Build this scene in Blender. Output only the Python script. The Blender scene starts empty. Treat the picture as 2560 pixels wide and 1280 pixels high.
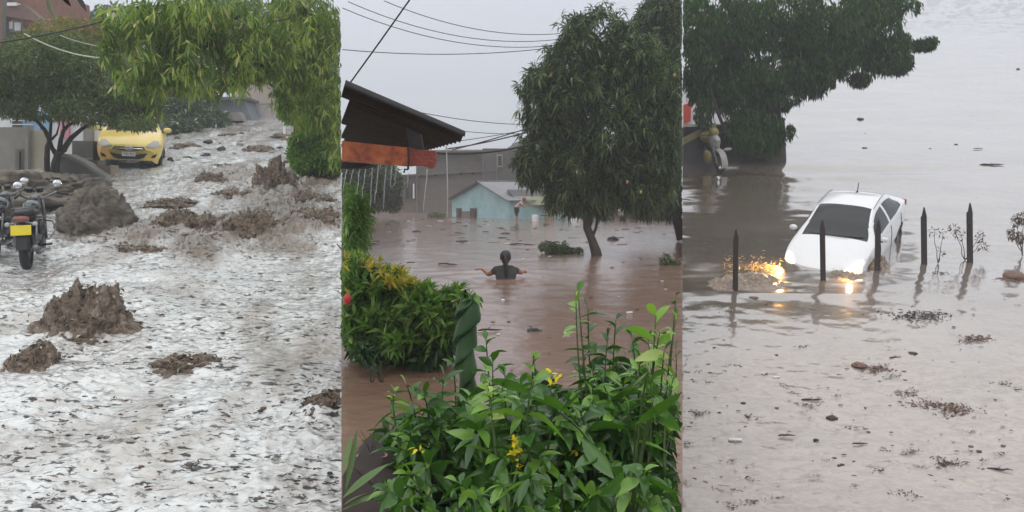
import bpy, bmesh, math, random
import numpy as np
from mathutils import Vector, Matrix, Euler

# ------------------------------------------------------------------ camera, sky, sun, exposure
SC = bpy.context.scene
COL = SC.collection
F, HZ = 2560.0, 480.0
cam_d = bpy.data.cameras.new('camera')
cam = bpy.data.objects.new('camera', cam_d)
COL.objects.link(cam)
cam.location = (0, 0, 0)
cam.rotation_euler = (math.radians(90), 0, 0)
cam_d.sensor_width = 36.0
cam_d.lens = 36.0
cam_d.shift_y = -(640.0 - HZ) / F
cam_d.clip_start = 0.05
cam_d.clip_end = 3000.0
SC.camera = cam

SUN_EL, SUN_AZ = math.radians(62), math.radians(200)
w = bpy.data.worlds.new("World")
SC.world = w
w.use_nodes = True
nt = w.node_tree
nt.nodes.clear()
wo = nt.nodes.new('ShaderNodeOutputWorld')
bg = nt.nodes.new('ShaderNodeBackground')
sky = nt.nodes.new('ShaderNodeTexSky')
sky.sky_type = 'NISHITA'
sky.sun_disc = False
sky.sun_elevation = SUN_EL
sky.sun_rotation = SUN_AZ
tc = nt.nodes.new('ShaderNodeTexCoord')
sp = nt.nodes.new('ShaderNodeSeparateXYZ')
nt.links.new(tc.outputs['Generated'], sp.inputs[0])
rp = nt.nodes.new('ShaderNodeValToRGB')           # overcast dome: brighter towards the zenith
rp.color_ramp.elements[0].position = 0.0
rp.color_ramp.elements[0].color = (0.46, 0.49, 0.55, 1)
rp.color_ramp.elements[1].position = 0.8
rp.color_ramp.elements[1].color = (1.0, 1.0, 1.0, 1)
e = rp.color_ramp.elements.new(0.2); e.color = (0.60, 0.635, 0.70, 1)
nt.links.new(sp.outputs['Z'], rp.inputs[0])
cn = nt.nodes.new('ShaderNodeTexNoise')
cn.inputs['Scale'].default_value = 2.2
cn.inputs['Detail'].default_value = 5
nt.links.new(tc.outputs['Generated'], cn.inputs['Vector'])
mr = nt.nodes.new('ShaderNodeMapRange')
mr.inputs[3].default_value = 11.6; mr.inputs[4].default_value = 14.4
nt.links.new(cn.outputs['Fac'], mr.inputs[0])
mul = nt.nodes.new('ShaderNodeVectorMath'); mul.operation = 'SCALE'
nt.links.new(rp.outputs[0], mul.inputs[0]); nt.links.new(mr.outputs[0], mul.inputs['Scale'])
mx = nt.nodes.new('ShaderNodeMix'); mx.data_type = 'RGBA'
mx.inputs[0].default_value = 0.93
nt.links.new(sky.outputs[0], mx.inputs[6]); nt.links.new(mul.outputs[0], mx.inputs[7])
nt.links.new(mx.outputs[2], bg.inputs[0])
bg.inputs[1].default_value = 0.10
nt.links.new(bg.outputs[0], wo.inputs[0])

sl = bpy.data.lights.new('sun', 'SUN')
sl.energy = 0.9
sl.angle = math.radians(80)
sl.color = (1.0, 0.97, 0.92)
so = bpy.data.objects.new('sun', sl)
COL.objects.link(so)
so.rotation_euler = (math.radians(28), 0, math.radians(-20))

SC.view_settings.view_transform = 'Standard'
SC.view_settings.look = 'None'
SC.view_settings.exposure = 0.0
SC.view_settings.gamma = 1.0
SC.cycles.use_denoising = True
SC.cycles.max_bounces = 6
SC.cycles.diffuse_bounces = 2
SC.cycles.glossy_bounces = 3
SC.cycles.transmission_bounces = 4
SC.cycles.transparent_max_bounces = 6
SC.cycles.volume_bounces = 1
SC.cycles.sample_clamp_indirect = 4.0

# ------------------------------------------------------------------ helpers
PAN = {1: (142.0, 2.8), 2: (480.0, 1.5), 3: (-150.0, 7.2)}
LIM = {1: (-400, 852), 2: (854, 1705), 3: (1707, 3000)}
def P(px, py, Y):
    return Vector(((px - 1280) / F * Y, Y, (HZ - py) / F * Y))
def yof(pan, py):
    yh, H = PAN[pan]
    return F * H / (py - yh)
def S(pan, px, py, dz=0.0):
    v = P(px, py, yof(pan, py)); v.z += dz
    return v
def zs(pan, Y):
    yh, H = PAN[pan]
    return -H + (HZ - yh) / F * Y
def tag(o, label=None, cat=None, group=None, kind=None):
    if label: o['label'] = label
    if cat: o['category'] = cat
    if group: o['group'] = group
    if kind: o['kind'] = kind
    return o
def empty(name, loc=(0, 0, 0), rot=(0, 0, 0), label=None, cat=None, group=None):
    o = bpy.data.objects.new(name, None)
    COL.objects.link(o)
    o.location = loc; o.rotation_euler = rot
    return tag(o, label, cat, group)
def link_mesh(name, me, mat=None, parent=None, smooth=True):
    o = bpy.data.objects.new(name, me)
    COL.objects.link(o)
    if mat is not None:
        for m in (mat if isinstance(mat, (list, tuple)) else [mat]):
            me.materials.append(m)
    if parent is not None: o.parent = parent
    if smooth:
        me.polygons.foreach_set('use_smooth', np.ones(len(me.polygons), dtype=bool))
    return o
def npmesh(name, V, Fc, mat=None, parent=None, smooth=True, attrs=None):
    V = np.asarray(V, dtype=np.float32); Fc = np.asarray(Fc, dtype=np.int32)
    me = bpy.data.meshes.new(name)
    me.vertices.add(len(V)); me.vertices.foreach_set('co', V.ravel())
    k = Fc.shape[1]
    me.loops.add(Fc.size); me.loops.foreach_set('vertex_index', Fc.ravel())
    me.polygons.add(len(Fc))
    me.polygons.foreach_set('loop_start', np.arange(0, Fc.size, k, dtype=np.int32))
    me.update(calc_edges=True)
    me.validate()
    if attrs:
        for an, av in attrs.items():
            a = me.attributes.new(an, 'FLOAT', 'POINT')
            a.data.foreach_set('value', np.asarray(av, dtype=np.float32))
    return link_mesh(name, me, mat, parent, smooth)
def bmobj(name, bm, mat=None, parent=None, smooth=False, sharp=None):
    bmesh.ops.recalc_face_normals(bm, faces=bm.faces)
    me = bpy.data.meshes.new(name); bm.to_mesh(me); bm.free()
    o = link_mesh(name, me, mat, parent, smooth)
    if smooth and sharp:
        me.set_sharp_from_angle(angle=math.radians(sharp))
    return o
def box(bm, c, s, rot=None, bev=0.0):
    """box centred at c, size s"""
    M = Matrix.Translation(Vector(c))
    if rot is not None: M = M @ Euler(rot).to_matrix().to_4x4()
    M = M @ Matrix.Diagonal((s[0], s[1], s[2], 1))
    r = bmesh.ops.create_cube(bm, size=1.0, matrix=M)
    if bev > 0:
        es = list({e for v in r['verts'] for e in v.link_edges})
        bmesh.ops.bevel(bm, geom=es, offset=bev, segments=2, affect='EDGES', profile=0.5)
def tube(bm, pts, rad, n=8, cap=True):
    """swept tube through pts; rad scalar or list"""
    pts = [Vector(p) for p in pts]
    if not isinstance(rad, (list, tuple)): rad = [rad] * len(pts)
    rings = []
    up = Vector((0.13, 0.21, 1.0)).normalized()
    for i, p in enumerate(pts):
        a = pts[max(0, i - 1)]; b = pts[min(len(pts) - 1, i + 1)]
        d = (b - a)
        if d.length < 1e-9: d = Vector((0, 0, 1))
        d.normalize()
        s = d.cross(up)
        if s.length < 1e-3: s = d.cross(Vector((1, 0, 0)))
        s.normalize(); t = s.cross(d)
        rings.append([bm.verts.new(p + (s * math.cos(2 * math.pi * k / n) + t * math.sin(2 * math.pi * k / n)) * rad[i]) for k in range(n)])
    for r0, r1 in zip(rings, rings[1:]):
        for k in range(n):
            bm.faces.new((r0[k], r0[(k + 1) % n], r1[(k + 1) % n], r1[k]))
    if cap:
        bm.faces.new(rings[0][::-1]); bm.faces.new(rings[-1])
def ball(bm, c, s, rot=None, u=16, v=10):
    M = Matrix.Translation(Vector(c))
    if rot is not None: M = M @ Euler(rot).to_matrix().to_4x4()
    M = M @ Matrix.Diagonal((s[0], s[1], s[2], 1))
    return bmesh.ops.create_uvsphere(bm, u_segments=u, v_segments=v, radius=1.0, matrix=M)
def prism(bm, pts, ext):
    """closed polygon pts extruded by vector ext"""
    ext = Vector(ext)
    a = [bm.verts.new(Vector(p)) for p in pts]
    b = [bm.verts.new(Vector(p) + ext) for p in pts]
    n = len(a)
    bm.faces.new(a); bm.faces.new(b[::-1])
    for i in range(n):
        bm.faces.new((a[i], b[i], b[(i + 1) % n], a[(i + 1) % n]))
def lathe(bm, prof, c=(0, 0, 0), n=24, axis='z', M=None):
    rings = []
    for r, h in prof:
        ring = []
        for k in range(n):
            a = 2 * math.pi * k / n
            if axis == 'z': v = Vector((r * math.cos(a), r * math.sin(a), h))
            elif axis == 'x': v = Vector((h, r * math.cos(a), r * math.sin(a)))
            else: v = Vector((r * math.cos(a), h, r * math.sin(a)))
            v = v + Vector(c)
            if M is not None: v = M @ v
            ring.append(bm.verts.new(v))
        rings.append(ring)
    for r0, r1 in zip(rings, rings[1:]):
        for k in range(n):
            bm.faces.new((r0[k], r0[(k + 1) % n], r1[(k + 1) % n], r1[k]))

# gradient noise in numpy ---------------------------------------------------
_rng = np.random.default_rng(7)
_perm = _rng.permutation(256); _perm = np.concatenate([_perm] * 3)
_g3 = _rng.normal(size=(256, 3)); _g3 /= np.linalg.norm(_g3, axis=1)[:, None]
def pn(x, y, z=0.0):
    x = np.asarray(x, float); y = np.asarray(y, float); z = np.zeros_like(x) + z
    xi = np.floor(x).astype(int); yi = np.floor(y).astype(int); zi = np.floor(z).astype(int)
    xf = x - xi; yf = y - yi; zf = z - zi
    xi &= 255; yi &= 255; zi &= 255
    u = xf**3 * (xf * (xf * 6 - 15) + 10); v = yf**3 * (yf * (yf * 6 - 15) + 10); t = zf**3 * (zf * (zf * 6 - 15) + 10)
    def g(a, b, c):
        h = _perm[_perm[_perm[xi + a] + yi + b] + zi + c]
        gr = _g3[h]
        return gr[..., 0] * (xf - a) + gr[..., 1] * (yf - b) + gr[..., 2] * (zf - c)
    def L(a, b, t): return a + t * (b - a)
    return L(L(L(g(0,0,0), g(1,0,0), u), L(g(0,1,0), g(1,1,0), u), v),
             L(L(g(0,0,1), g(1,0,1), u), L(g(0,1,1), g(1,1,1), u), v), t)
def fbm(x, y, z=0.0, o=4, gain=0.5):
    s = 0; a = 1.0; f = 1.0
    for i in range(o):
        s = s + a * pn(x * f + 13.7 * i, y * f + 5.1 * i, z * f)
        a *= gain; f *= 2.03
    return s

# ------------------------------------------------------------------ materials
MATS = {}
class NB:
    """tiny node builder around one material"""
    def __init__(s, name):
        s.m = bpy.data.materials.new(name); s.m.use_nodes = True
        s.t = s.m.node_tree; s.b = s.t.nodes['Principled BSDF']; s.o = s.t.nodes['Material Output']
        MATS[name] = s.m
    def n(s, ty, **kw):
        nd = s.t.nodes.new(ty)
        for k, v in kw.items():
            if k.startswith('_'): setattr(nd, k[1:], v)
            else: nd.inputs[k.replace('__', ' ')].default_value = v
        return nd
    def l(s, a, b): s.t.links.new(a, b)
    def coord(s, scale=(1, 1, 1), kind='Object'):
        tc = s.n('ShaderNodeTexCoord'); mp = s.n('ShaderNodeMapping')
        mp.inputs['Scale'].default_value = scale
        s.l(tc.outputs[kind], mp.inputs[0]); return mp.outputs[0]
    def geo(s, scale=(1, 1, 1)):
        g = s.n('ShaderNodeNewGeometry'); mp = s.n('ShaderNodeMapping')
        mp.inputs['Scale'].default_value = scale
        s.l(g.outputs['Position'], mp.inputs[0]); return mp.outputs[0]
    def noise(s, vec, scale=5, detail=4, rough=0.55, dist=0.0):
        n = s.n('ShaderNodeTexNoise'); n.inputs['Scale'].default_value = scale
        n.inputs['Detail'].default_value = detail; n.inputs['Roughness'].default_value = rough
        n.inputs['Distortion'].default_value = dist
        if vec is not None: s.l(vec, n.inputs['Vector'])
        return n.outputs['Fac']
    def ramp(s, fac, stops, interp='LINEAR'):
        r = s.n('ShaderNodeValToRGB'); cr = r.color_ramp; cr.interpolation = interp
        while len(cr.elements) < len(stops): cr.elements.new(0.5)
        for el, (p, c) in zip(cr.elements, stops):
            el.position = p; el.color = (c[0], c[1], c[2], 1) if not isinstance(c, (int, float)) else (c, c, c, 1)
        s.l(fac, r.inputs[0]); return r.outputs[0]
    def mix(s, fac, a, b, mode='MIX'):
        m = s.n('ShaderNodeMix', _data_type='RGBA', _blend_type=mode)
        for i, v in ((0, fac), (6, a), (7, b)):
            if isinstance(v, (int, float)): m.inputs[i].default_value = v if i == 0 else (v, v, v, 1)
            elif isinstance(v, tuple): m.inputs[i].default_value = (v[0], v[1], v[2], 1)
            else: s.l(v, m.inputs[i])
        return m.outputs[2]
    def math(s, op, a, b=0.0, clamp=False):
        m = s.n('ShaderNodeMath', _operation=op, _use_clamp=clamp)
        for i, v in ((0, a), (1, b)):
            if isinstance(v, (int, float)): m.inputs[i].default_value = v
            else: s.l(v, m.inputs[i])
        return m.outputs[0]
    def attr(s, name):
        a = s.n('ShaderNodeAttribute', _attribute_name=name); return a.outputs['Fac']
    def bump(s, h, strength=0.3, dist=0.05):
        b = s.n('ShaderNodeBump'); b.inputs['Strength'].default_value = strength
        b.inputs['Distance'].default_value = dist; s.l(h, b.inputs['Height'])
        s.l(b.outputs[0], s.b.inputs['Normal']); return b.outputs[0]
    def set(s, **kw):
        for k, v in kw.items():
            k = k.replace('__', ' ')
            if isinstance(v, tuple) and len(v) == 3: v = (*v, 1)
            s.b.inputs[k].default_value = v
        return s

def simple(name, col, rough=0.6, var=0.25, nscale=6.0, bump=0.0, metal=0.0, spec=0.5, col2=None, coat=0.0, bscale=None):
    """painted / stone / wood like material: base colour broken up by noise at two scales"""
    k = NB(name)
    v = k.coord()
    n1 = k.noise(v, nscale, 6, 0.6)
    dark = tuple(c * (1 - var) for c in col) if col2 is None else col2
    c = k.ramp(n1, [(0.3, dark), (0.7, col)])
    n2 = k.noise(v, nscale * 9, 3, 0.6)
    c = k.mix(k.math('MULTIPLY', n2, var * 0.8), c, tuple(x * 0.55 for x in col))
    k.l(c, k.b.inputs['Base Color'])
    k.set(Roughness=rough, Metallic=metal)
    k.b.inputs['Specular IOR Level'].default_value = spec
    k.b.inputs['Coat Weight'].default_value = coat
    if bump: k.bump(k.noise(v, bscale or nscale * 5, 5, 0.6), bump, 0.02)
    return k.m

def leafmat(name, c1, c2, c3=None, rough=0.45, trans=0.25, clump=1.2, hot=0.93, spec=0.4):
    """leaf: random tone per leaf, clump tone by place, a few odd-coloured leaves, some light let through"""
    k = NB(name)
    g = k.n('ShaderNodeNewGeometry')
    r = g.outputs['Random Per Island']
    c = k.ramp(r, [(0.0, c1), (0.85, c2)])
    n = k.noise(g.outputs['Position'], clump, 3, 0.5)
    c = k.mix(k.ramp(n, [(0.35, 0.0), (0.65, 1.0)]), k.mix(0.55, c, c1), k.mix(0.35, c, c2))
    if c3 is not None:
        c = k.mix(k.math('GREATER_THAN', r, hot), c, c3)
    k.l(c, k.b.inputs['Base Color'])
    k.set(Roughness=rough); k.b.inputs['Specular IOR Level'].default_value = spec
    tr = k.n('ShaderNodeBsdfTranslucent')
    k.l(k.mix(1.0, c, (1.6, 1.7, 0.7), 'MULTIPLY'), tr.inputs[0])
    ms = k.n('ShaderNodeMixShader'); ms.inputs[0].default_value = trans
    k.l(k.b.outputs[0], ms.inputs[1]); k.l(tr.outputs[0], ms.inputs[2]); k.l(ms.outputs[0], k.o.inputs[0])
    return k.m

def watermat(name, silt, silt2, gloss=(0.25, 0.95), rough=0.12, tone_scale=0.5, bscale=9.0, bstr=0.25, bdist=0.03, stretch=(1, 1, 1), tint=(1, 1, 1), speck=0.0, speckcol=(0.05, 0.04, 0.03), foam=None, gexp=2.0, mudmatte=0.0, matte=0.0, spk=(0.60, 0.655), spscale=17.0, spmask=(0.42, 0.62)):
    """silt-laden flood water: opaque brown body under a reflecting skin"""
    k = NB(name)
    v = k.geo(stretch)
    n = k.noise(v, tone_scale, 6, 0.62, 0.6)
    c = k.ramp(n, [(0.34, silt2), (0.66, silt)])
    c = k.mix(k.math('MULTIPLY', k.attr('mud'), 0.9, True), c, tuple(x * 0.8 for x in silt2))
    if foam is not None:
        fo = k.math('MULTIPLY', k.attr('foam'), k.ramp(k.noise(v, 7.0, 5, 0.7, 0.8), [(0.30, 0.25), (0.58, 1.0)]), True)
        c = k.mix(fo, c, foam)
    if speck:
        vo = k.n('ShaderNodeTexNoise'); vo.inputs['Scale'].default_value = spscale; vo.inputs['Detail'].default_value = 3
        vo.inputs['Roughness'].default_value = 0.65; k.l(v, vo.inputs['Vector'])
        s = k.ramp(vo.outputs['Fac'], [(spk[0], 0.0), (spk[1], 1.0)])
        m2 = k.ramp(k.noise(v, 1.3, 4, 0.6, 1.0), [(spmask[0], 0.0), (spmask[1], 1.0)])
        sp_ = k.math('MULTIPLY', k.math('MULTIPLY', s, m2), speck, True)
        c = k.mix(sp_, c, speckcol)
    k.l(c, k.b.inputs['Base Color'])
    k.set(Roughness=0.6); k.b.inputs['Specular IOR Level'].default_value = 0.3
    b = k.n('ShaderNodeBump'); b.inputs['Strength'].default_value = bstr; b.inputs['Distance'].default_value = bdist
    h = k.noise(v, bscale, 5, 0.6, 0.4); k.l(h, b.inputs['Height'])
    k.l(b.outputs[0], k.b.inputs['Normal'])
    gl = k.n('ShaderNodeBsdfGlossy'); gl.inputs['Roughness'].default_value = rough
    gl.inputs[0].default_value = (*tint, 1); k.l(b.outputs[0], gl.inputs['Normal'])
    lw = k.n('ShaderNodeLayerWeight'); lw.inputs['Blend'].default_value = 0.5; k.l(b.outputs[0], lw.inputs['Normal'])
    f = k.n('ShaderNodeMapRange'); f.inputs[1].default_value = 0.35; f.inputs[2].default_value = 1.0
    f.inputs[3].default_value = gloss[0]; f.inputs[4].default_value = gloss[1]
    k.l(lw.outputs['Facing'], f.inputs[0])
    f.inputs[1].default_value = 0.0
    f.inputs[3].default_value = 0.0; f.inputs[4].default_value = 1.0
    pw = k.math('POWER', f.outputs[0], gexp)
    fac = k.math('ADD', gloss[0], k.math('MULTIPLY', pw, gloss[1] - gloss[0]))
    if speck: fac = k.math('MULTIPLY', fac, k.math('SUBTRACT', 1.0, sp_))
    fac = k.math('MULTIPLY', fac, k.math('SUBTRACT', 1.0, k.math('MULTIPLY', k.attr('mud'), mudmatte, True)))
    if matte: fac = k.math('MULTIPLY', fac, k.math('SUBTRACT', 1.0, k.math('MULTIPLY', k.attr('foam'), matte)))
    ms = k.n('ShaderNodeMixShader'); k.l(fac, ms.inputs[0])
    k.l(k.b.outputs[0], ms.inputs[1]); k.l(gl.outputs[0], ms.inputs[2]); k.l(ms.outputs[0], k.o.inputs[0])
    return k.m
# ------------------------------------------------------------------ setting: ground, three flood sheets, haze
def bumps(px, py, lst):
    s = 0
    for (cx, cy, sx, sy, a) in lst:
        s = s + a * np.exp(-(((px - cx) / sx) ** 2 + ((py - cy) / sy) ** 2))
    return s
def sheet(name, pan, px0, px1, nx, py0, py1, ny, hfun, mat, skirt=-8.5):
    """flood surface on the panel's own slope, sampled finer near the viewer"""
    PX, PY = np.meshgrid(np.linspace(px0, px1, nx), np.linspace(py0, py1, ny))
    yh, H = PAN[pan]
    Y = F * H / (PY - yh); X = (PX - 1280) / F * Y
    h, mud, foam = hfun(X, Y, PX, PY)
    Z = -H + (HZ - yh) / F * Y + h
    V = np.stack([X, Y, Z], -1).reshape(-1, 3)
    idx = np.arange(nx * ny).reshape(ny, nx)
    q = np.stack([idx[:-1, :-1], idx[1:, :-1], idx[1:, 1:], idx[:-1, 1:]], -1).reshape(-1, 4)
    o = npmesh(name, V, q, mat, None, True, {'mud': mud.ravel(), 'foam': foam.ravel()})
    tag(o, kind='structure')
    # the earth bank that carries the sheet: four side walls just inside its edge
    ring = np.concatenate([idx[0, :], idx[1:, -1], idx[-1, ::-1][1:], idx[::-1, 0][1:-1]])
    T = V[ring].copy(); T[:, 2] -= 0.02; B = T.copy(); B[:, 2] = skirt
    n = len(ring); j = (np.arange(n) + 1) % n
    qq = np.stack([np.arange(n), j, j + n, np.arange(n) + n], -1)
    tag(npmesh('earth_bank', np.concatenate([T, B]), qq, M_earth, None, False), kind='structure')
    return o

M_earth = simple('mat_earth', (0.16, 0.12, 0.09), 0.9, 0.4, 1.5, 0.6)
M_w1 = watermat('mat_torrent', (0.42, 0.375, 0.325), (0.22, 0.17, 0.13), gloss=(0.0, 0.94), rough=0.16, tone_scale=1.1, bscale=14, bstr=0.55, bdist=0.03, stretch=(0.45, 1.0, 1.0), tint=(0.96, 1, 1), speck=0.95, speckcol=(0.035, 0.03, 0.026), foam=(0.70, 0.715, 0.71), gexp=2.4, mudmatte=0.4, spk=(0.565, 0.60), spscale=17.0, spmask=(0.30, 0.50))  # specks paint the dark shadows between ripples into the colour
M_w2 = watermat('mat_floodwater', (0.25, 0.145, 0.10), (0.18, 0.095, 0.062), gloss=(0.0, 0.84), rough=0.10, tone_scale=0.35, bscale=22, bstr=0.35, bdist=0.008, stretch=(0.8, 1, 1), speck=0.5, speckcol=(0.10, 0.06, 0.045), gexp=6.0)
M_w3 = watermat('mat_silty_water', (0.24, 0.195, 0.165), (0.12, 0.085, 0.063), foam=(0.40, 0.345, 0.30), matte=0.45, gloss=(0.08, 0.88), rough=0.10, tone_scale=0.35, bscale=3.2, bstr=0.10, bdist=0.03, stretch=(0.6, 1.0, 1.0), speck=0.35, speckcol=(0.10, 0.075, 0.06), gexp=2.0)

gbm = bmesh.new()
bmesh.ops.create_grid(gbm, x_segments=20, y_segments=20, size=300, matrix=Matrix.Translation((0, 150, -8.6)))
tag(bmobj('ground', gbm, M_earth), kind='structure')

def h1(X, Y, PX, PY):
    zone = bumps(PX, PY, [(500, 585, 260, 42, 1.0), (690, 470, 190, 55, 1.1), (520, 445, 110, 22, 0.6), (760, 560, 160, 60, .9), (340, 620, 200, 30, .5), (600, 330, 200, 22, .5), (480, 915, 130, 26, .35), (200, 840, 170, 40, .35), (810, 1030, 90, 30, .5), (500, 640, 120, 20, .4)])
    edge = np.clip((PY - 300) / 60, 0, 1)
    f = 1.0 + 0.0 * X
    chop = fbm(X * 1.1, Y * 1.3, 1.0, 3) * 0.07
    r1 = 1 - np.abs(pn(X * 4.2 + 0.4 * np.sin(Y * 2), Y * 5.2, 2.0)) * 2.2
    r2 = 1 - np.abs(pn(X * 9.0, Y * 11.0, 5.0)) * 2.2
    r3 = pn(X * 19, Y * 22, 8.0)
    near = np.clip((PY - 620) / 300, 0, 1)
    rip = (0.030 * r1 + 0.023 * r2 + 0.011 * r3) * (0.75 + 0.5 * fbm(X * .9, Y * .9, 3, 2))
    t = fbm(X * 1.7, Y * 1.5, 11, 5, .62)
    big = zone * (0.10 + 0.26 * np.maximum(t, -.3) + 0.05 * np.abs(fbm(X * 4, Y * 6, 4, 3, .6)))
    h = chop + rip + big * 0.9
    far = np.clip((470 - PY) / 150, 0, 1)
    h = h + far * (0.09 * fbm(X * 1.6, Y * 1.2, 21, 4, .6)) * edge
    mud = np.clip(zone * (0.95 + 1.6 * t) + .8 * np.clip(zone, 0, 1) * np.maximum(0, fbm(X * 2.4, Y * 3.0, 40, 4, .6)) + bumps(PX, PY, [(850, 950, 150, 120, .55), (780, 520, 200, 120, .35), (200, 660, 260, 30, .25), (560, 340, 200, 60, .35), (560, 470, 320, 60, .3), (600, 650, 300, 26, .3), (830, 1180, 60, 100, .3)]) + .45 * np.maximum(0, fbm(X * 1.1 + 9, Y * .5, 77, 4, .6)), 0, 1)
    # sluggish margins by the bank are lower
    foam = np.clip(.95 - 1.2 * zone + 1.5 * fbm(X * 1.3, Y * .45, 31, 4, .6) - bumps(PX, PY, [(850, 950, 160, 120, .5)]), 0, 1)  # foam, with sky glare also painted in as pale colour
    return h, mud, foam
sheet('water', 1, -330, 853.5, 760, 1420, 296, 760, h1, M_w1)
def h2(X, Y, PX, PY):
    h = 0.020 * fbm(X * 1.2, Y * 1.0, 1, 3) + 0.006 * pn(X * 6, Y * 7, 3) + 0.003 * pn(X * 14, Y * 16, 6)
    # rings pushed out by the wading person
    c = S(2, 1265, 698); r = np.sqrt((X - c.x) ** 2 + (Y - c.y) ** 2)
    h = h + 0.02 * np.sin(r * 7.0) * np.exp(-r / 1.1)
    mud = bumps(PX, PY, [(1000, 1000, 200, 200, .3), (1500, 740, 300, 160, .35)])  # second bump paints the mango tree's dark reflection into the water colour
    return h, np.clip(mud, 0, 1), 0 * X
sheet('water', 2, 853.6, 1706, 430, 1420, 527, 460, h2, M_w2)
def h3(X, Y, PX, PY):
    h = 0.05 * fbm(X * .35, Y * .5, 1, 3) + 0.010 * pn(X * 2.0, Y * 3.0, 3)
    low = np.clip((PY - 700) / 250, 0, 1)
    h = h + low * (0.012 * fbm(X * 3.0, Y * 4.2, 6, 4, .6))
    top = np.clip((110 - PY) / 80, 0, 1)
    h = h + top * 0.9 * fbm(X * .5, Y * .45, 9, 3) * .5
    h = h + bumps(PX, PY, [(2060, 425, 260, 9, -.14), (2060, 445, 260, 9, .06), (1880, 690, 60, 14, .10), (1960, 735, 160, 10, .04)])
    mud = bumps(PX, PY, [(1760, 620, 260, 190, .75), (1800, 760, 260, 100, .35), (2300, 960, 220, 60, .25), (1750, 430, 200, 60, .5), (2160, 680, 110, 40, .5), (2480, 40, 160, 22, .6), (2350, 75, 120, 12, .4)])  # left bumps paint the tree's dark reflection, the rest is silt
    foam = np.clip((PY - 690) / 260, 0, 1) * (1 - bumps(PX, PY, [(1740, 760, 200, 140, .8)])) * (.85 + .5 * fbm(X * .7, Y * .9, 5, 3))
    return h, np.clip(mud + .25 * low * fbm(X * .8, Y * .8, 2, 3), 0, 1), np.clip(foam, 0, 1)
sheet('water', 3, 1706.1, 2900, 480, 1420, -60, 620, h3, M_w3)

hz = NB('mat_haze'); 
pv = hz.n('ShaderNodeVolumePrincipled'); pv.inputs['Color'].default_value = (0.93, 0.96, 1.0, 1)
pv.inputs['Density'].default_value = 0.0021; pv.inputs['Anisotropy'].default_value = 0.2
hz.t.links.remove(hz.o.inputs['Surface'].links[0]); hz.t.nodes.remove(hz.b)
hz.l(pv.outputs[0], hz.o.inputs['Volume'])
hb = bmesh.new(); box(hb, (0, 150, 12.5), (640, 640, 44.2))
tag(bmobj('haze', hb, hz.m), kind='stuff')
# ------------------------------------------------------------------ foliage tools
RNG = np.random.default_rng(11)
def norm(a): return a / np.maximum(np.linalg.norm(a, axis=-1, keepdims=True), 1e-9)
def clip_px(pan, *pts):
    lo, hi = LIM[pan]
    m = np.ones(len(pts[0]), bool)
    for p in pts:
        px = p[:, 0] / p[:, 1] * F + 1280
        m &= (px > lo) & (px < hi)
    return m
def leaf_faces(B, D, L, W, droop=0.2, fold=0.25, seg=2, prof=None):
    """B base points, D unit directions, L/W arrays -> verts, quads of leaves curving down, folded on the midrib"""
    n = len(B)
    up = np.tile([0, 0, 1.0], (n, 1)) + RNG.normal(0, 0.45, (n, 3))
    side = norm(np.cross(D, up)); nrm = norm(np.cross(side, D))
    if prof is None: prof = {1: [0.0, 0.0], 2: [0.12, 1.0, 0.03], 4: [0.1, .75, 1.0, .72, 0.02], 6: [.08, .6, .93, 1.0, .85, .5, 0.02]}[seg]
    t = np.linspace(0, 1, seg + 1)
    Vs = []
    for ti, wi in zip(t, prof):
        c = B + D * (L * ti)[:, None]; c[:, 2] -= droop * L * ti * ti
        wv = side * (W * wi * 0.5)[:, None]; lift = nrm * (W * wi * fold)[:, None]
        Vs += [c - wv + lift, c, c + wv + lift]
    V = np.stack(Vs, 1)                                # n, 3(seg+1), 3
    base = (np.arange(n) * 3 * (seg + 1))[:, None]
    qs = []
    for s in range(seg):
        a = 3 * s
        qs += [base + np.array([[a, a + 1, a + 4, a + 3]]), base + np.array([[a + 1, a + 2, a + 5, a + 4]])]
    return V.reshape(-1, 3), np.concatenate(qs)
def rhomb(B, D, L, W, droop=0.2, fold=0.2):
    n = len(B)
    up = np.tile([0, 0, 1.0], (n, 1)) + RNG.normal(0, 0.6, (n, 3))
    side = norm(np.cross(D, up)); nrm = norm(np.cross(side, D))
    mid = B + D * (L * .45)[:, None]; mid[:, 2] -= droop * L * .2
    tip = B + D * L[:, None]; tip[:, 2] -= droop * L
    wv = side * (W * .5)[:, None]; lift = nrm * (W * fold)[:, None]
    V = np.stack([B, mid + wv + lift, tip, mid - wv + lift], 1).reshape(-1, 3)
    return V, (np.arange(n) * 4)[:, None] + np.array([[0, 1, 2, 3]])
def sample_clumps(clumps, n, shell=0.55, gap=0.0, gscale=1.5, seed=0):
    """clumps: (px,py,Y,rpx,rpy,ry_m[,weight]) -> points and outward directions"""
    C = [(P(c[0], c[1], c[2]), c[3] * c[2] / F, c[4] * c[2] / F, c[5], c[6] if len(c) > 6 else 1.0) for c in clumps]
    wt = np.array([c[4] * (c[1] * c[2] + c[1] * c[3] + c[2] * c[3]) for c in C]); wt /= wt.sum()
    k = RNG.choice(len(C), size=n, p=wt)
    u = norm(RNG.normal(size=(n, 3)))
    r = np.where(RNG.random(n) < shell, RNG.uniform(.82, 1.08, n), RNG.random(n) ** (1 / 3.))
    cen = np.array([list(c[0]) for c in C])[k]; rad = np.array([[c[1], c[3], c[2]] for c in C])[k]
    pts = cen + u * rad * r[:, None]
    if gap > 0:
        g = fbm(pts[:, 0] * gscale, pts[:, 1] * gscale, pts[:, 2] * gscale + seed, 3)
        m = g > (-0.45 + gap)
        pts, u = pts[m], u[m]
    return pts, u
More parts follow.
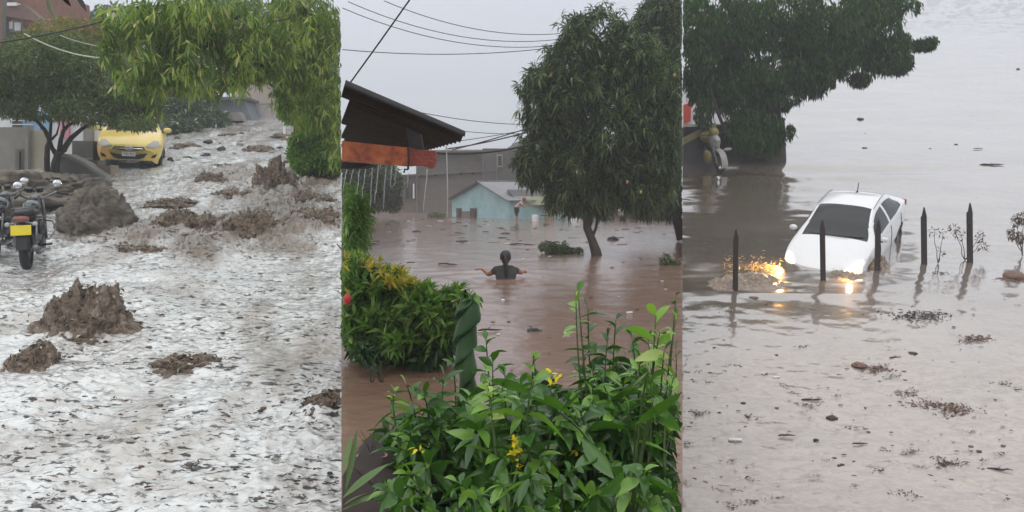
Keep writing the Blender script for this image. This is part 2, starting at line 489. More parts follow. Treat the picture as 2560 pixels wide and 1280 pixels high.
def foliage(name, parent, pan, clumps, n, L, W, mat, mode='random', gap=0.25, gscale=1.5, shell=.55, droop=.2, fold=.2, seg=0, per=1, lvar=.35, seed=0, maxpy=None, wild=.38):
    pts, u = sample_clumps(clumps, n, shell, gap, gscale, seed)
    n = len(pts)
    if mode == 'spray':                              # whorls: several leaves leave one twig tip
        tw = norm(u * .7 + RNG.normal(0, .5, (n, 3)) + np.array([0, 0, -.05]))
        pts = np.repeat(pts, per, 0); tw = np.repeat(tw, per, 0)
        D = norm(tw * .6 + norm(RNG.normal(size=pts.shape)) * 1.0 + np.array([0, 0, -.25]))
        pts = pts + RNG.normal(0, L * .12, pts.shape)
    elif mode == 'droop':
        pts = np.repeat(pts, per, 0)
        D = norm(RNG.normal(0, wild, pts.shape) + np.array([0, 0, -1.0]))
        pts = pts + RNG.normal(0, L * .22, pts.shape)
    elif mode == 'up':
        pts = np.repeat(pts, per, 0)
        D = norm(RNG.normal(0, .6, pts.shape) + np.array([0, 0, .7]))
    else:
        pts = np.repeat(pts, per, 0)
        D = norm(RNG.normal(size=pts.shape) + np.repeat(u, per, 0) * .6)
        pts = pts + RNG.normal(0, L * .3 if per > 1 else 0, pts.shape)
    m_ = len(pts)
    Ls = L * RNG.uniform(1 - lvar, 1 + lvar, m_); Ws = W * RNG.uniform(.75, 1.2, m_)
    tip = pts + D * Ls[:, None]
    ok = clip_px(pan, pts, tip)
    if maxpy is not None:
        py = HZ - tip[:, 2] / tip[:, 1] * F; ok &= py < maxpy
    pts, D, Ls, Ws = pts[ok], D[ok], Ls[ok], Ws[ok]
    V, Q = rhomb(pts, D, Ls, Ws, droop, fold) if seg == 0 else leaf_faces(pts, D, Ls, Ws, droop, fold, seg)
    return npmesh(name, V, Q, mat, parent, seg > 2)
def limb(bm, a, b, r0, r1, bend=0.12, n=7, seed=None):
    a = Vector(a); b = Vector(b); d = (b - a)
    rr = random.Random(seed if seed is not None else int(a.x * 977 + b.z * 613 + b.x * 31))
    off1 = Vector((rr.uniform(-1, 1), rr.uniform(-1, 1), rr.uniform(-.3, 1))) * d.length * bend
    pts, rs = [], []
    for i in range(9):
        t = i / 8
        p = a.lerp(b, t) + off1 * math.sin(math.pi * t) + Vector((rr.uniform(-1, 1), rr.uniform(-1, 1), rr.uniform(-1, 1))) * d.length * .012
        pts.append(p if 0 < i < 8 else (a if i == 0 else b)); rs.append(r0 + (r1 - r0) * t)
    tube(bm, pts, rs, n)

M_bark = simple('mat_bark', (0.055, 0.045, 0.038), 0.85, .5, 9, .8)
M_bark_wet = simple('mat_wet_bark', (0.075, 0.045, 0.033), 0.45, .5, 7, .9)
L_small = leafmat('mat_small_leaf', (0.045, 0.085, 0.034), (0.15, 0.20, 0.085), (0.20, 0.20, 0.09), clump=.9, hot=.9)
L_yel = leafmat('mat_yellow_leaf', (0.12, 0.13, 0.03), (0.26, 0.25, 0.07), (0.34, 0.28, 0.08), clump=.9)
L_mango = leafmat('mat_mango_leaf', (0.045, 0.095, 0.020), (0.19, 0.29, 0.060), (0.33, 0.34, 0.12), clump=.9, trans=.35, hot=.9)
L_mango_lt = leafmat('mat_light_mango_leaf', (0.14, 0.23, 0.045), (0.31, 0.41, 0.11), (0.48, 0.47, 0.22), clump=1.2, trans=.4, hot=.88)
L_fresh = leafmat('mat_fresh_leaf', (0.07, 0.16, 0.025), (0.20, 0.34, 0.07), (0.36, 0.45, 0.2), clump=1.4, trans=.35)
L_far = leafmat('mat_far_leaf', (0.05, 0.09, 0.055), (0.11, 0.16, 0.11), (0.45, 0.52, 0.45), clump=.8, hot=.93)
L_dark = leafmat('mat_dark_leaf', (0.014, 0.034, 0.011), (0.065, 0.110, 0.026), (0.19, 0.23, 0.09), clump=.9, hot=.93)
# ------------------------------------------------------------------ flooded street going uphill
# small leaved tree in front of the wall, several crooked stems
def tree_root(name, loc, label, cat='tree', group=None): return empty(name, loc, label=label, cat=cat, group=group)
def relparent(root):
    """children built in world space: cancel the root's offset"""
    for ch in root.children:
        ch.matrix_parent_inverse = Matrix.Translation(-Vector(root.location))
Y0 = 23.0
t = tree_root('broadleaf_tree', P(135, 438, Y0), 'dense small leaved tree with a wide low crown over the yellow taxi')
bm = bmesh.new()
def PP(lst, Y): return [P(a, b, Y + (c if len(r) > 2 else 0)) for r in lst for (a, b, *c_) in [r] for c in [c_[0] if c_ else 0]]
base = P(135, 448, Y0)
tube(bm, PP([(136, 450), (138, 410), (146, 385), (160, 372), (178, 345), (205, 322), (240, 300), (280, 285)], Y0), [.11, .095, .085, .07, .055, .045, .035, .02], 8)
tube(bm, PP([(118, 436), (117, 395), (119, 365), (124, 350), (112, 325), (90, 300), (62, 285), (40, 275)], Y0), [.07, .06, .06, .055, .045, .035, .03, .02], 8)
tube(bm, PP([(140, 385), (130, 370), (124, 352), (126, 330), (128, 305), (130, 280)], Y0 + .2), [.06, .05, .045, .035, .03, .02], 7)
tube(bm, PP([(148, 378), (152, 350), (158, 328), (172, 312), (200, 300), (225, 305), (250, 292)], Y0 - .1), [.06, .05, .045, .04, .03, .022, .015], 7)
tube(bm, PP([(128, 350), (142, 335), (148, 312), (146, 285)], Y0), [.03, .028, .02, .014], 6)
tube(bm, PP([(160, 325), (157, 300), (165, 280)], Y0), [.03, .02, .015], 6)
tube(bm, PP([(146, 385), (165, 378), (174, 358), (172, 348)], Y0 - .2), [.025, .02, .015, .01], 6)
bmobj('trunk', bm, M_bark, t, True)
cl = [(60, 190, Y0, 85, 75, 1.2), (150, 175, Y0, 95, 85, 1.5), (250, 200, Y0, 90, 70, 1.3), (330, 235, Y0 - .5, 70, 55, 1.0), (110, 255, Y0, 110, 45, 1.2),
      (220, 270, Y0 - .5, 90, 42, 1.0), (310, 285, Y0 - .6, 65, 36, .8), (30, 240, Y0, 60, 55, 1.), (180, 130, Y0 + .5, 80, 40, 1.), (370, 270, Y0 - .6, 30, 40, .6),
      (90, 130, Y0 + .4, 80, 40, 1.), (-30, 190, Y0, 60, 80, 1.), (345, 308, Y0 - 1.2, 45, 20, .4)]
foliage('crown', t, 1, cl, 52000, .085, .036, L_small, 'random', gap=.20, gscale=1.6, shell=.5)
relparent(t)
# yellowing crown behind it
t = tree_root('yellowing_tree', P(170, 330, 29), 'yellowing tree crown rising behind the dense small leaved tree')
bm = bmesh.new(); limb(bm, P(170, 345, 29), P(180, 120, 29), .16, .05)
for q in [(120, 90), (240, 100), (290, 95)]: limb(bm, P(178, 160, 29), P(q[0], q[1], 29), .06, .015)
bmobj('trunk', bm, M_bark, t, True)
foliage('crown', t, 1, [(150, 95, 29, 70, 48, 1), (210, 100, 29, 60, 50, 1), (265, 85, 29, 50, 38, 1), (230, 130, 29, 90, 45, 1), (110, 115, 29, 55, 40, 1), (300, 120, 29, 50, 50, 1)], 13000, .10, .055, L_yel, 'random', gap=.3, gscale=1.3)
relparent(t)
# big mango overhanging from the right, trunk by the edge of the street
t = tree_root('mango_tree', P(834, 432, 25), 'large mango tree whose drooping leaves hang over the top of the flooded street')
bm = bmesh.new()
tube(bm, PP([(836, 432), (832, 380), (822, 300), (808, 200), (796, 120)], 25), [.22, .2, .18, .15, .12], 10)
for q in [((812, 200), (640, 60, 18)), ((815, 220), (560, 150, 17)), ((805, 150), (400, 60, 16)), ((815, 230), (720, 180, 19)), ((800, 120), (760, 20, 18)), ((640, 60, 18), (430, 130, 15.5)), ((640, 60, 18), (340, 20, 15.5))]:
    a = P(q[0][0], q[0][1], q[0][2] if len(q[0]) > 2 else 21); limb(bm, a, P(*q[1]), .10, .03, .06)
tube(bm, [P(682, 54, 12.5), P(700, 51, 12.5), P(726, 46, 12.5)], [.009, .008, .007], 6)
bmobj('trunk', bm, M_bark, t, True)
cl = [(330, 40, 15.5, 60, 50, .8), (300, 120, 15.5, 34, 60, .5), (330, 175, 15.5, 38, 55, .5), (375, 215, 15.6, 26, 55, .4, .6), (420, 50, 15.5, 80, 60, 1), (410, 130, 15.5, 60, 55, .8), (480, 120, 16, 55, 70, 1), (500, 30, 16, 80, 50, 1),
      (560, 160, 17, 50, 65, .9), (590, 70, 17, 80, 70, 1), (585, 200, 17, 26, 40, .4), (690, 50, 18, 90, 60, 1), (660, 130, 18, 75, 60, 1), (770, 50, 19, 90, 60, 1), (740, 140, 19, 75, 60, 1),
      (820, 120, 20, 60, 90, 1), (710, 195, 19, 40, 35, .5), (790, 220, 20, 60, 60, .8), (835, 250, 20, 40, 80, .8), (838, 330, 20.5, 24, 60, .6), (700, 250, 19, 26, 26, .4), (775, 290, 20, 40, 34, .5, .7), (470, 190, 16, 40, 30, .4), (540, 215, 17, 36, 25, .3), (430, 190, 15.8, 30, 26, .3),(640, 180, 18, 30, 24, .4)]
foliage('crown', t, 1, cl, 5200, .165, .042, L_mango, 'droop', gap=.38, gscale=1.5, shell=.6, per=4, droop=.1, seg=2, wild=.62)
foliage('bright_tips', t, 1, [(c[0], c[1] + 14, c[2] - .4, c[3] * 1.1, c[4] * 1.05, c[5]) for c in cl], 1000, .17, .042, L_mango_lt, 'droop', gap=.42, gscale=1.2, shell=.9, per=4, droop=.1, seg=2, wild=.6, seed=3)
relparent(t)
# bushes on the right bank
t = tree_root('round_leaved_tree', P(770, 350, 28), 'bright green small tree under the mango branches on the right bank')
bm = bmesh.new(); limb(bm, P(768, 372, 28), P(765, 250, 28), .09, .04)
for q in [(720, 230), (800, 240), (760, 200)]: limb(bm, P(766, 290, 28), P(q[0], q[1], 28), .04, .012)
bmobj('trunk', bm, M_bark, t, True)
foliage('crown', t, 1, [(735, 250, 28, 42, 55, .6), (790, 260, 28, 60, 60, .7), (745, 215, 28, 40, 40, .5), (725, 280, 28, 30, 28, .4), (810, 290, 28, 40, 45, .5)], 15000, .10, .05, L_fresh, 'random', gap=.22, gscale=2.2)
relparent(t)
t = tree_root('feathery_shrub', P(815, 430, 23), 'bright green feathery shrub leaning over the right edge of the torrent', 'shrub')
bm = bmesh.new()
for q in [(750, 380), (780, 330), (830, 260), (790, 410), (845, 330)]: limb(bm, P(826, 440, 23), P(q[0], q[1], 23), .04, .01)
bmobj('stems', bm, M_bark, t, True)
foliage('foliage', t, 1, [(780, 345, 23, 40, 42, .5), (760, 385, 23, 36, 34, .4), (820, 340, 23, 45, 60, .6), (815, 400, 23, 48, 32, .6), (840, 270, 23, 26, 40, .4), (745, 355, 23, 18, 20, .3), (845, 400, 23, 40, 30, .4), (770, 410, 22.8, 36, 22, .4), (800, 300, 23, 40, 40, .5)], 19000, .13, .04, L_fresh, 'random', gap=.26, gscale=2.4)
relparent(t)
# pale misty trees far up the left side
for i, (cs, lab) in enumerate([([(430, 290, 38, 50, 45, 1), (415, 250, 38, 40, 50, 1), (460, 250, 38, 40, 60, 1), (440, 320, 37, 55, 30, 1)], 'misty grey green shrub thicket just beyond the yellow taxi'),
                               ([(505, 240, 41, 30, 75, 1), (480, 200, 41, 40, 50, 1), (530, 300, 40, 40, 26, 1)], 'tall misty tree beside the pale pole up the street')]):
    Yc = cs[0][2]
    t = tree_root('misty_tree', P(cs[0][0], 345 - i * 12, Yc), lab, group='misty trees up the street')
    bm = bmesh.new(); limb(bm, P(cs[0][0], 345 - i * 12, Yc), P(cs[0][0], cs[0][1] - 20, Yc), .12, .04); bmobj('trunk', bm, M_bark, t, True)
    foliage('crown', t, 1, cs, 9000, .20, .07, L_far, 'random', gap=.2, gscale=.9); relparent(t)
t = tree_root('hillside_tree', P(330, 350, 48), 'hazy tree line behind the street at the top of the photo')
bm = bmesh.new(); limb(bm, P(330, 350, 48), P(340, 120, 48), .25, .08); bmobj('trunk', bm, M_bark, t, True)
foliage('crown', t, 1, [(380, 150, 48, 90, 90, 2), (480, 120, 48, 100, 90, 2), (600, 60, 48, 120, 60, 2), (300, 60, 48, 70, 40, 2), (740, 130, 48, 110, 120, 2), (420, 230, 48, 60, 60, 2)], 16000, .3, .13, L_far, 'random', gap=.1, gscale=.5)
relparent(t)
# near dark leaves dangling into the top of the view
t = empty('leafy_twig', P(160, -25, 3.2), label='dark twig with three thick leaves dangling at the very top left', cat='twig')
bm = bmesh.new(); tube(bm, [P(60, -30, 3.2), P(120, -12, 3.2), P(170, -18, 3.2), P(220, -30, 3.2)], .004, 6); bmobj('stem', bm, M_bark, t, True)
LT = simple('mat_thick_leaf', (0.10, 0.13, 0.02), .4, .3, 20); LTd = simple('mat_thick_leaf_dark', (0.014, 0.02, 0.008), .4, .3, 20)
for (a, b, wd, mt) in [((118, -8), (140, 46), .034, LT), ((150, -12), (178, 12), .018, LTd), ((188, -14), (216, 24), .020, LTd)]:
    A = np.array([list(P(a[0], a[1], 3.2))]); Bv = np.array([list(P(b[0], b[1], 3.2))]); d = Bv - A; ln = np.linalg.norm(d)
    V, Q = leaf_faces(A, d / ln, np.array([ln]), np.array([wd]), .12, .12, 6)
    npmesh('leaf', V, Q, mt, t, True)
relparent(t)

# ------------- buildings, walls and steps on the left bank
M_con = simple('mat_concrete', (0.30, 0.285, 0.255), .85, .35, 2.0, .4)
M_con_dark = simple('mat_stained_concrete', (0.19, 0.185, 0.17), .85, .5, 1.5, .4)
M_blue = simple('mat_blue_paint', (0.26, 0.46, 0.66), .6, .2, 2)
M_pink = simple('mat_pink_paint', (0.70, 0.30, 0.38), .6, .2, 2)
M_white = simple('mat_white_paint', (0.75, 0.76, 0.78), .6, .12, 2)
M_brown = simple('mat_brown_board', (0.20, 0.13, 0.11), .7, .3, 3)
M_brick = simple('mat_brick_wall', (0.30, 0.16, 0.12), .85, .3, 4, .4)
M_beige = simple('mat_beige_plaster', (0.52, 0.44, 0.38), .8, .15, 1)
M_grey_roof = simple('mat_grey_sheet', (0.20, 0.22, 0.25), .6, .25, 2)
M_dark = simple('mat_dark_gap', (0.012, 0.012, 0.014), .5, .3, 5)
M_glass = simple('mat_window_glass', (0.03, 0.035, 0.04), .12, .2, 1, spec=.8)
M_wire = simple('mat_wire', (0.02, 0.02, 0.022), .6, .2, 10)
M_pale_wire = simple('mat_pale_wire', (0.55, 0.58, 0.45), .6, .2, 10)
def slab(name, pxy, Y, depth, mat, parent=None, yaw=0):
    """wall piece whose front face outline is given in picture positions at distance Y"""
    bm = bmesh.new(); prism(bm, [P(a, b, Y) for a, b in pxy], (0, depth, 0)); return bmobj(name, bm, mat, parent)
def rectp(x0, y0, x1, y1): return [(x0, y0), (x1, y0), (x1, y1), (x0, y1)]
Yw = 25.2
o = empty('boundary_wall', P(60, 440, Yw), label='stained concrete boundary wall behind the parked motorcycles', cat='wall')
slab('wall', rectp(-320, 318, 66, 470), Yw, .25, M_con, o)
slab('wall', rectp(66.2, 326, 116, 470), Yw + .1, .2, simple('mat_cream_wall', (0.46, 0.42, 0.33), .85, .25, 2, .3), o)
slab('post', rectp(63, 314, 70, 468), Yw - .06, .3, M_con, o)
slab('recess', rectp(38, 372, 60, 440), Yw - .01, .05, M_con_dark, o)
slab('pipe', rectp(47, 378, 50, 430), Yw - .06, .04, M_dark, o)
relparent(o)
o = empty('painted_house', P(150, 420, 27), label='white house with blue and pink wall panels behind the crooked tree', cat='house')
slab('wall', rectp(116, 270, 262, 440), 27, 3, M_white, o)
slab('wall', rectp(-300, 236, 116, 440), 27, 3, M_white, o)
slab('blue_panel', rectp(56, 280, 100, 336), 26.9, .09, M_blue, o)
slab('blue_panel', rectp(110, 275, 122, 350), 26.9, .09, M_blue, o)
slab('pink_panel', rectp(150, 285, 172, 345), 26.9, .09, M_pink, o)
slab('grille', rectp(30, 296, 55, 322), 26.9, .09, M_con_dark, o)
for y in (300, 310): slab('rail', rectp(28, y, 82, y + 2), 26.82, .04, M_white, o)
slab('door', rectp(208, 296, 232, 352), 26.93, .06, M_con, o)
relparent(o)
o = empty('balcony_house', P(0, 240, 34), label='brown two storey house with white windows at the far top left', cat='house')
slab('wall', rectp(-320, -40, 100, 330), 34, 4, M_brick, o)
slab('wall', rectp(100, 60, 262, 300), 36, 3, M_brick, o)
slab('column', rectp(4, -20, 15, 120), 33.6, .3, M_con_dark, o)
slab('eave', [(15, 12), (60, 12), (100, 45), (100, 54), (15, 40)], 33.2, .5, M_brown, o)
f_ = slab('window', rectp(16, 50, 54, 80), 33.85, .14, M_con, o)
slab('pane', rectp(19, 54, 31, 72), 33.8, .04, M_white, f_); slab('pane', rectp(36, 56, 51, 76), 33.8, .04, M_white, f_)  # panes in plain white paint
slab('lamp', rectp(17, 6, 40, 14), 33.1, .3, M_white, o)
relparent(o)
# pale buildings at the head of the street
o = empty('pale_building', P(650, 300, 47), label='pale beige building closing off the head of the street', cat='building')
slab('wall', rectp(596, 180, 700, 262), 47, 3, M_beige, o)
slab('wall', [(600, 262.5), (760, 262.5), (760, 305), (634, 305), (612, 268)], 46, 4, simple('mat_mauve_wall', (0.40, 0.36, 0.35), .8, .15, 1), o)
slab('ledge', rectp(596, 258, 700, 262), 46.6, .39, M_con, o)
relparent(o)
o = empty('grey_shed', P(570, 300, 44), label='low blue grey shed with a pale block beside it up the street', cat='shed')
slab('wall', [(520, 246), (608, 246), (630, 300), (520, 300)], 44, 2, M_grey_roof, o)
slab('roof', [(515, 244), (612, 240), (612, 246), (515, 250)], 43.6, 2.5, M_con_dark, o)
slab('block', [(578, 282), (598, 280), (606, 302), (572, 302)], 43, .8, M_con, o)
relparent(o)
o = empty('utility_pole', P(502, 300, 42), label='thin pale pole standing among the misty trees', cat='pole')
bm = bmesh.new(); tube(bm, [P(502, 305, 42), P(501, 200, 42)], [.06, .045], 10); bmobj('pole', bm, M_con, o, True)
bm = bmesh.new(); tube(bm, [P(490, 218, 42), P(512, 216, 42)], .025, 6); bmobj('crossarm', bm, M_con_dark, o, True)
relparent(o)
o = empty('orange_board', P(745, 330, 31), label='orange painted board leaning under the bright green tree on the right', cat='board')
slab('board', [(732, 296), (752, 292), (762, 326), (740, 332)], 31, .06, simple('mat_orange_board', (0.62, 0.16, 0.06), .6, .25, 3), o)
slab('post', rectp(708, 292, 712, 335), 32, .1, M_white, o)
relparent(o)
# sloping ramp wall and steps in front of the taxi
Yr = 23.6
o = empty('ramp_wall', P(200, 440, Yr), label='grey sloping concrete ramp wall beside the crooked tree', cat='wall')
slab('ramp', [(146, 392), (160, 390), (205, 412), (250, 440), (290, 466), (146, 466)], Yr, .5, M_con_dark, o)
slab('coping', [(144, 386), (162, 384), (208, 406), (254, 434), (282, 456), (280, 461), (250, 440), (205, 412), (160, 391), (146, 393)], Yr - .05, .6, M_con, o)
relparent(o)
o = empty('entrance_steps', P(230, 420, 24.6), label='concrete entrance steps between the ramp wall and the yellow taxi', cat='steps')
slab('step', rectp(196, 400, 244, 432), 24.6, .5, M_con_dark, o); slab('step', rectp(206, 412, 276, 440), 24.0, .5, simple('mat_tan_block', (0.33, 0.26, 0.19), .8, .25, 3), o)
slab('step', rectp(180, 352, 232, 420), 25.6, .5, M_con_dark, o); slab('rail', rectp(182, 394, 226, 400), 24.9, .1, M_con, o)
relparent(o)
# wires of the street
def wire(name, pts, r, mat, label, group=None, cat='cable'):
    bm = bmesh.new(); tube(bm, pts, r, 6); o = bmobj(name, bm, mat, None, True); tag(o, label, cat, group); return o
def sagpts(a, b, sag, n=14):
    a = Vector(a); b = Vector(b); return [a.lerp(b, i / n) + Vector((0, 0, -sag * 4 * (i / n) * (1 - i / n))) for i in range(n + 1)]
wire('cable', sagpts(P(-200, 125, 17), P(300, 42, 17), .10), .012, M_wire, 'dark cable crossing in front of the tree at the top left')
wire('cable', sagpts(P(60, 84, 19), P(285, 146, 19), .12), .014, M_pale_wire, 'pale sagging cable in front of the small leaved tree')
wire('cable', sagpts(P(150, 88, 20), P(290, 120, 20), .05), .008, M_pale_wire, 'thin short pale cable above the sagging one')

# ------------- raised earth on the left: bank and mound
def rockmass(name, c, r, seed, amp, mat, u=90, v=50, freq=1.6, flat=-1.0, post=None):
    bm = bmesh.new(); bmesh.ops.create_uvsphere(bm, u_segments=u, v_segments=v, radius=1.0)
    co = np.array([list(vv.co) for vv in bm.verts])
    d = fbm(co[:, 0] * freq + seed, co[:, 1] * freq, co[:, 2] * freq, 5, .6)
    rid = np.abs(pn(co[:, 0] * freq * 3 + seed, co[:, 1] * freq * 3, co[:, 2] * freq * 6))
    rr = 1 + amp * d - amp * .6 * rid
    co = co * rr[:, None] * np.array(r)
    if post is not None: co = post(co)
    co += np.array(list(c))
    for vv, q in zip(bm.verts, co): vv.co = q
    return bmobj(name, bm, mat, None, True)
M_mudbank = NB('mat_mud_bank'); k = M_mudbank
v_ = k.geo((1, 1, 2.4)); nn = k.noise(v_, 2.6, 8, .68, .5)
k.l(k.ramp(nn, [(.3, (0.07, .06, .05)), (.5, (0.17, .145, .115)), (.72, (0.27, .235, .185))]), k.b.inputs['Base Color']); k.set(Roughness=.7)
k.bump(k.noise(v_, 9, 7, .7), .9, .06); M_mudbank = k.m
c = S(1, 198, 598); tag(rockmass('mud_mound', c + Vector((0, .7, .12)), (.52, .8, .70), 3.0, .34, M_mudbank, 120, 70, 1.7), 'high mound of dark wet mud beside the motorcycles', 'mud mound')
c = S(1, 40, 560); 
bk = rockmass('bank', P(-20, 520, 20) , (2.0, 4.6, .7), 9.0, .30, M_mudbank, 130, 70, 2.4); tag(bk, kind='structure')
bk = rockmass('bank', P(150, 478, 21.5), (1.0, 1.8, .36), 5.0, .35, M_mudbank, 110, 60, 2.4); tag(bk, kind='structure')
tag(rockmass('rubble_heap', P(100, 470, 22), (.5, .4, .3), 2.0, .5, M_con_dark, 60, 40, 3), 'small heap of grey rubble below the cream wall', 'rubble')

# ------------- brown water thrown up over hidden obstacles
M_splash = NB('mat_splash'); k = M_splash
v_ = k.geo((1, 1, 1)); nn = k.noise(v_, 11, 8, .7, .8)
k.l(k.ramp(nn, [(.28, (0.025, .017, .012)), (.46, (0.12, .082, .054)), (.60, (0.25, .19, .14)), (.74, (.55, .50, .45))]), k.b.inputs['Base Color']); k.set(Roughness=.16)  # palest ramp stop paints wet highlights on the crest
k.bump(k.noise(v_, 26, 6, .7), .8, .03); M_splash = k.m
M_flake = leafmat('mat_torn_mud_water', (.035, .024, .017), (.20, .15, .11), (.58, .55, .50), rough=.2, trans=.05, clump=5, hot=.9)  # lightest shreds are coloured to imitate wet glints
def splash(px, py, wpx, hpx, seed, label, depth=.45, n=None, spiky=1.0, cat='splash'):
    """crest of torn muddy water: a lumpy core, shreds and drops torn off it"""
    Y = yof(1, py); s = F / Y; rx = wpx / 2 / s; hz_ = hpx / s
    c = S(1, px, py) + Vector((0, depth * .8, 0)); c.z = zs(1, c.y)
    root = empty('muddy_splash', c, label=label, cat=cat, group='splashes of brown water')
    bm = bmesh.new(); bmesh.ops.create_uvsphere(bm, u_segments=150, v_segments=90, radius=1.0)
    co = np.array([list(v.co) for v in bm.verts]); f = max(1.4, rx * 4.5)
    a = fbm(co[:, 0] * f + seed, co[:, 1] * 1.6, co[:, 2] * 1.6 + seed, 5, .66); r2 = np.abs(pn(co[:, 0] * f * 2.4 + seed, co[:, 1] * 3.4, co[:, 2] * 3.8))
    rr_ = .92 + .24 * a * spiky - .14 * r2
    flare = 1 + .8 * np.clip(.25 - co[:, 2], 0, 1) ** 1.0
    co2 = co * rr_[:, None]; co2[:, 0] *= rx * flare; co2[:, 1] *= depth * flare; co2[:, 2] = np.where(co2[:, 2] > 0, co2[:, 2] * hz_ * (1 + .30 * a), co2[:, 2] * .1)
    for v, q in zip(bm.verts, co2): v.co = Vector(q) + c
    pxs = co2[:, 0] + c.x; pys = co2[:, 1] + c.y; kill = [v for v, k_ in zip(bm.verts, (pxs / pys * F + 1280) > 851) if k_]
    if kill: bmesh.ops.delete(bm, geom=kill, context='VERTS')
    bmobj('crest', bm, M_splash, root, True)
    nf = int(620 * min(2.6, (wpx * hpx) ** .5 / 70)); k_ = RNG.choice(len(co2), nf); base_ = co2[k_] + np.array(list(c))
    m_ = co2[k_][:, 2] > -.01; base_ = base_[m_]; out = RNG.normal(0, 1, (len(base_), 3)); nn0 = norm(co[k_][m_]); out = norm(out - nn0 * (out * nn0).sum(1, keepdims=True) * .8 + nn0 * .15)
    jump = np.where(RNG.random(len(base_)) < .04, RNG.uniform(.0, .12, len(base_)) * (hz_ / .4 + .3), 0)
    base_ = base_ + out * jump[:, None] * .6 + np.array([0, 0, .6]) * jump[:, None]
    Ls = RNG.uniform(.02, .085, len(base_)) * (.6 + .5 * rx); ok = clip_px(1, base_, base_ + out * Ls[:, None])
    V, Q = leaf_faces(base_[ok], out[ok], Ls[ok], Ls[ok] * .45, .3, .35, 2); npmesh('shreds', V, Q, M_flake, root, False)['kind'] = 'stuff'
    relparent(root); return root
splash(185, 852, 250, 118, 1.3, 'tall dark brown splash mound on the left of the street', .40)
splash(58, 930, 130, 50, 4.2, 'small brown splash mound at the left edge below the tall one', .28)
splash(450, 940, 190, 36, 6.1, 'low broken brown splash right of the lower left mound', .25, spiky=1.3)
splash(800, 1050, 150, 38, 8.7, 'reddish brown splash at the right edge near the bottom', .3, spiky=1.2)
splash(675, 490, 120, 78, 2.2, 'pointed brown splash in mid torrent below the shrub', .5, spiky=1.3)
splash(515, 470, 95, 34, 12.2, 'small brown crest right of the taxi', .5, spiky=1.2)
splash(450, 590, 220, 52, 15.7, 'long dark wave crest right of the mud mound', .5, spiky=1.2)
splash(610, 600, 170, 58, 18.3, 'brown foaming crest in the middle of the torrent', .5, spiky=1.3)
splash(770, 575, 190, 40, 21.3, 'broad brown wave at the right edge of the torrent', .6, spiky=1.2)
splash(500, 640, 90, 22, 25.1, 'reddish lump of water above the open grey stretch', .25)
splash(600, 500, 200, 22, 51.1, 'broken brown water between the two mid torrent crests', .5)
splash(420, 520, 160, 16, 53.1, 'low grey brown chop right of the mud mound top', .5)
splash(740, 520, 200, 30, 57.1, 'rough brown water near the right edge above the broad wave', .6)
splash(560, 425, 120, 12, 61.1, 'thin brown ripple line below the taxi level', .5)
splash(380, 600, 120, 18, 65.1, 'small dark chop at the foot of the mud mound', .4)
splash(560, 345, 60, 10, 31.1, 'faint brown ripple crest far up the street', .5)
splash(640, 380, 90, 14, 35.1, 'low reddish crest up the street beyond the pointed splash', .5)
splash(455, 372, 70, 12, 38.1, 'low crest just beyond the right side of the taxi', .5)
splash(700, 345, 60, 10, 42.1, 'small dark crest near the white post up the street', .5)
splash(330, 640, 200, 18, 45.1, 'brown ripple line running right from the motorcycles', .3)
splash(820, 455, 110, 22, 28.1, 'low brown foam under the feathery shrub', .6, spiky=1.2)
# ------------------------------------------------------------------ vehicles
M_tyre = simple('mat_tyre', (0.018, 0.018, 0.018), .8, .3, 20, .4)
M_rim = simple('mat_rim', (0.16, 0.16, 0.17), .35, .2, 10, metal=.8)
M_chrome = simple('mat_chrome', (0.75, 0.76, 0.78), .15, .1, 10, metal=1.0)
M_black = simple('mat_black_plastic', (0.016, 0.016, 0.018), .45, .3, 12)
M_lens = simple('mat_lens', (0.42, 0.42, 0.40), .1, .25, 12, spec=.9)
M_carglass = simple('mat_car_glass', (0.022, 0.028, 0.032), .10, .2, 1.5, spec=.35)
M_taxi = NB('mat_taxi_yellow'); k = M_taxi
v_ = k.coord(); nn = k.noise(v_, 1.2, 3, .5)
c_ = k.ramp(nn, [(.3, (0.80, .56, .10)), (.7, (0.84, .70, .22))])
c_ = k.mix(k.math('MULTIPLY', k.noise(v_, 26, 5, .7), .28), c_, (.34, .27, .16)); k.l(c_, k.b.inputs['Base Color'])
k.set(Roughness=.28); k.b.inputs['Coat Weight'].default_value = .5; M_taxi = k.m
M_bumper_or = simple('mat_orange_bumper', (0.85, 0.50, 0.16), .35, .15, 3)
M_carwhite = NB('mat_car_white'); k = M_carwhite
v_ = k.coord(); c_ = k.mix(k.math('MULTIPLY', k.noise(v_, 9, 5, .7), .20), (.80, .81, .83), (.42, .38, .34)); k.l(c_, k.b.inputs['Base Color'])
k.set(Roughness=.18); k.b.inputs['Coat Weight'].default_value = .6; M_carwhite = k.m

def interp(xs, ys, t):
    """smooth interpolation (monotone-ish cubic hermite)"""
    xs = np.array(xs, float); ys = np.array(ys, float); d = np.diff(ys) / np.diff(xs)
    m = np.zeros_like(ys); m[1:-1] = np.where(d[:-1] * d[1:] > 0, 2 * d[:-1] * d[1:] / (d[:-1] + d[1:] + 1e-12), 0); m[0] = d[0]; m[-1] = d[-1]
    t = np.clip(t, xs[0], xs[-1]); i = np.clip(np.searchsorted(xs, t) - 1, 0, len(xs) - 2)
    h = xs[i + 1] - xs[i]; s = (t - xs[i]) / h
    return (2*s**3 - 3*s**2 + 1) * ys[i] + (s**3 - 2*s**2 + s) * h * m[i] + (-2*s**3 + 3*s**2) * ys[i + 1] + (s**3 - s**2) * h * m[i + 1]

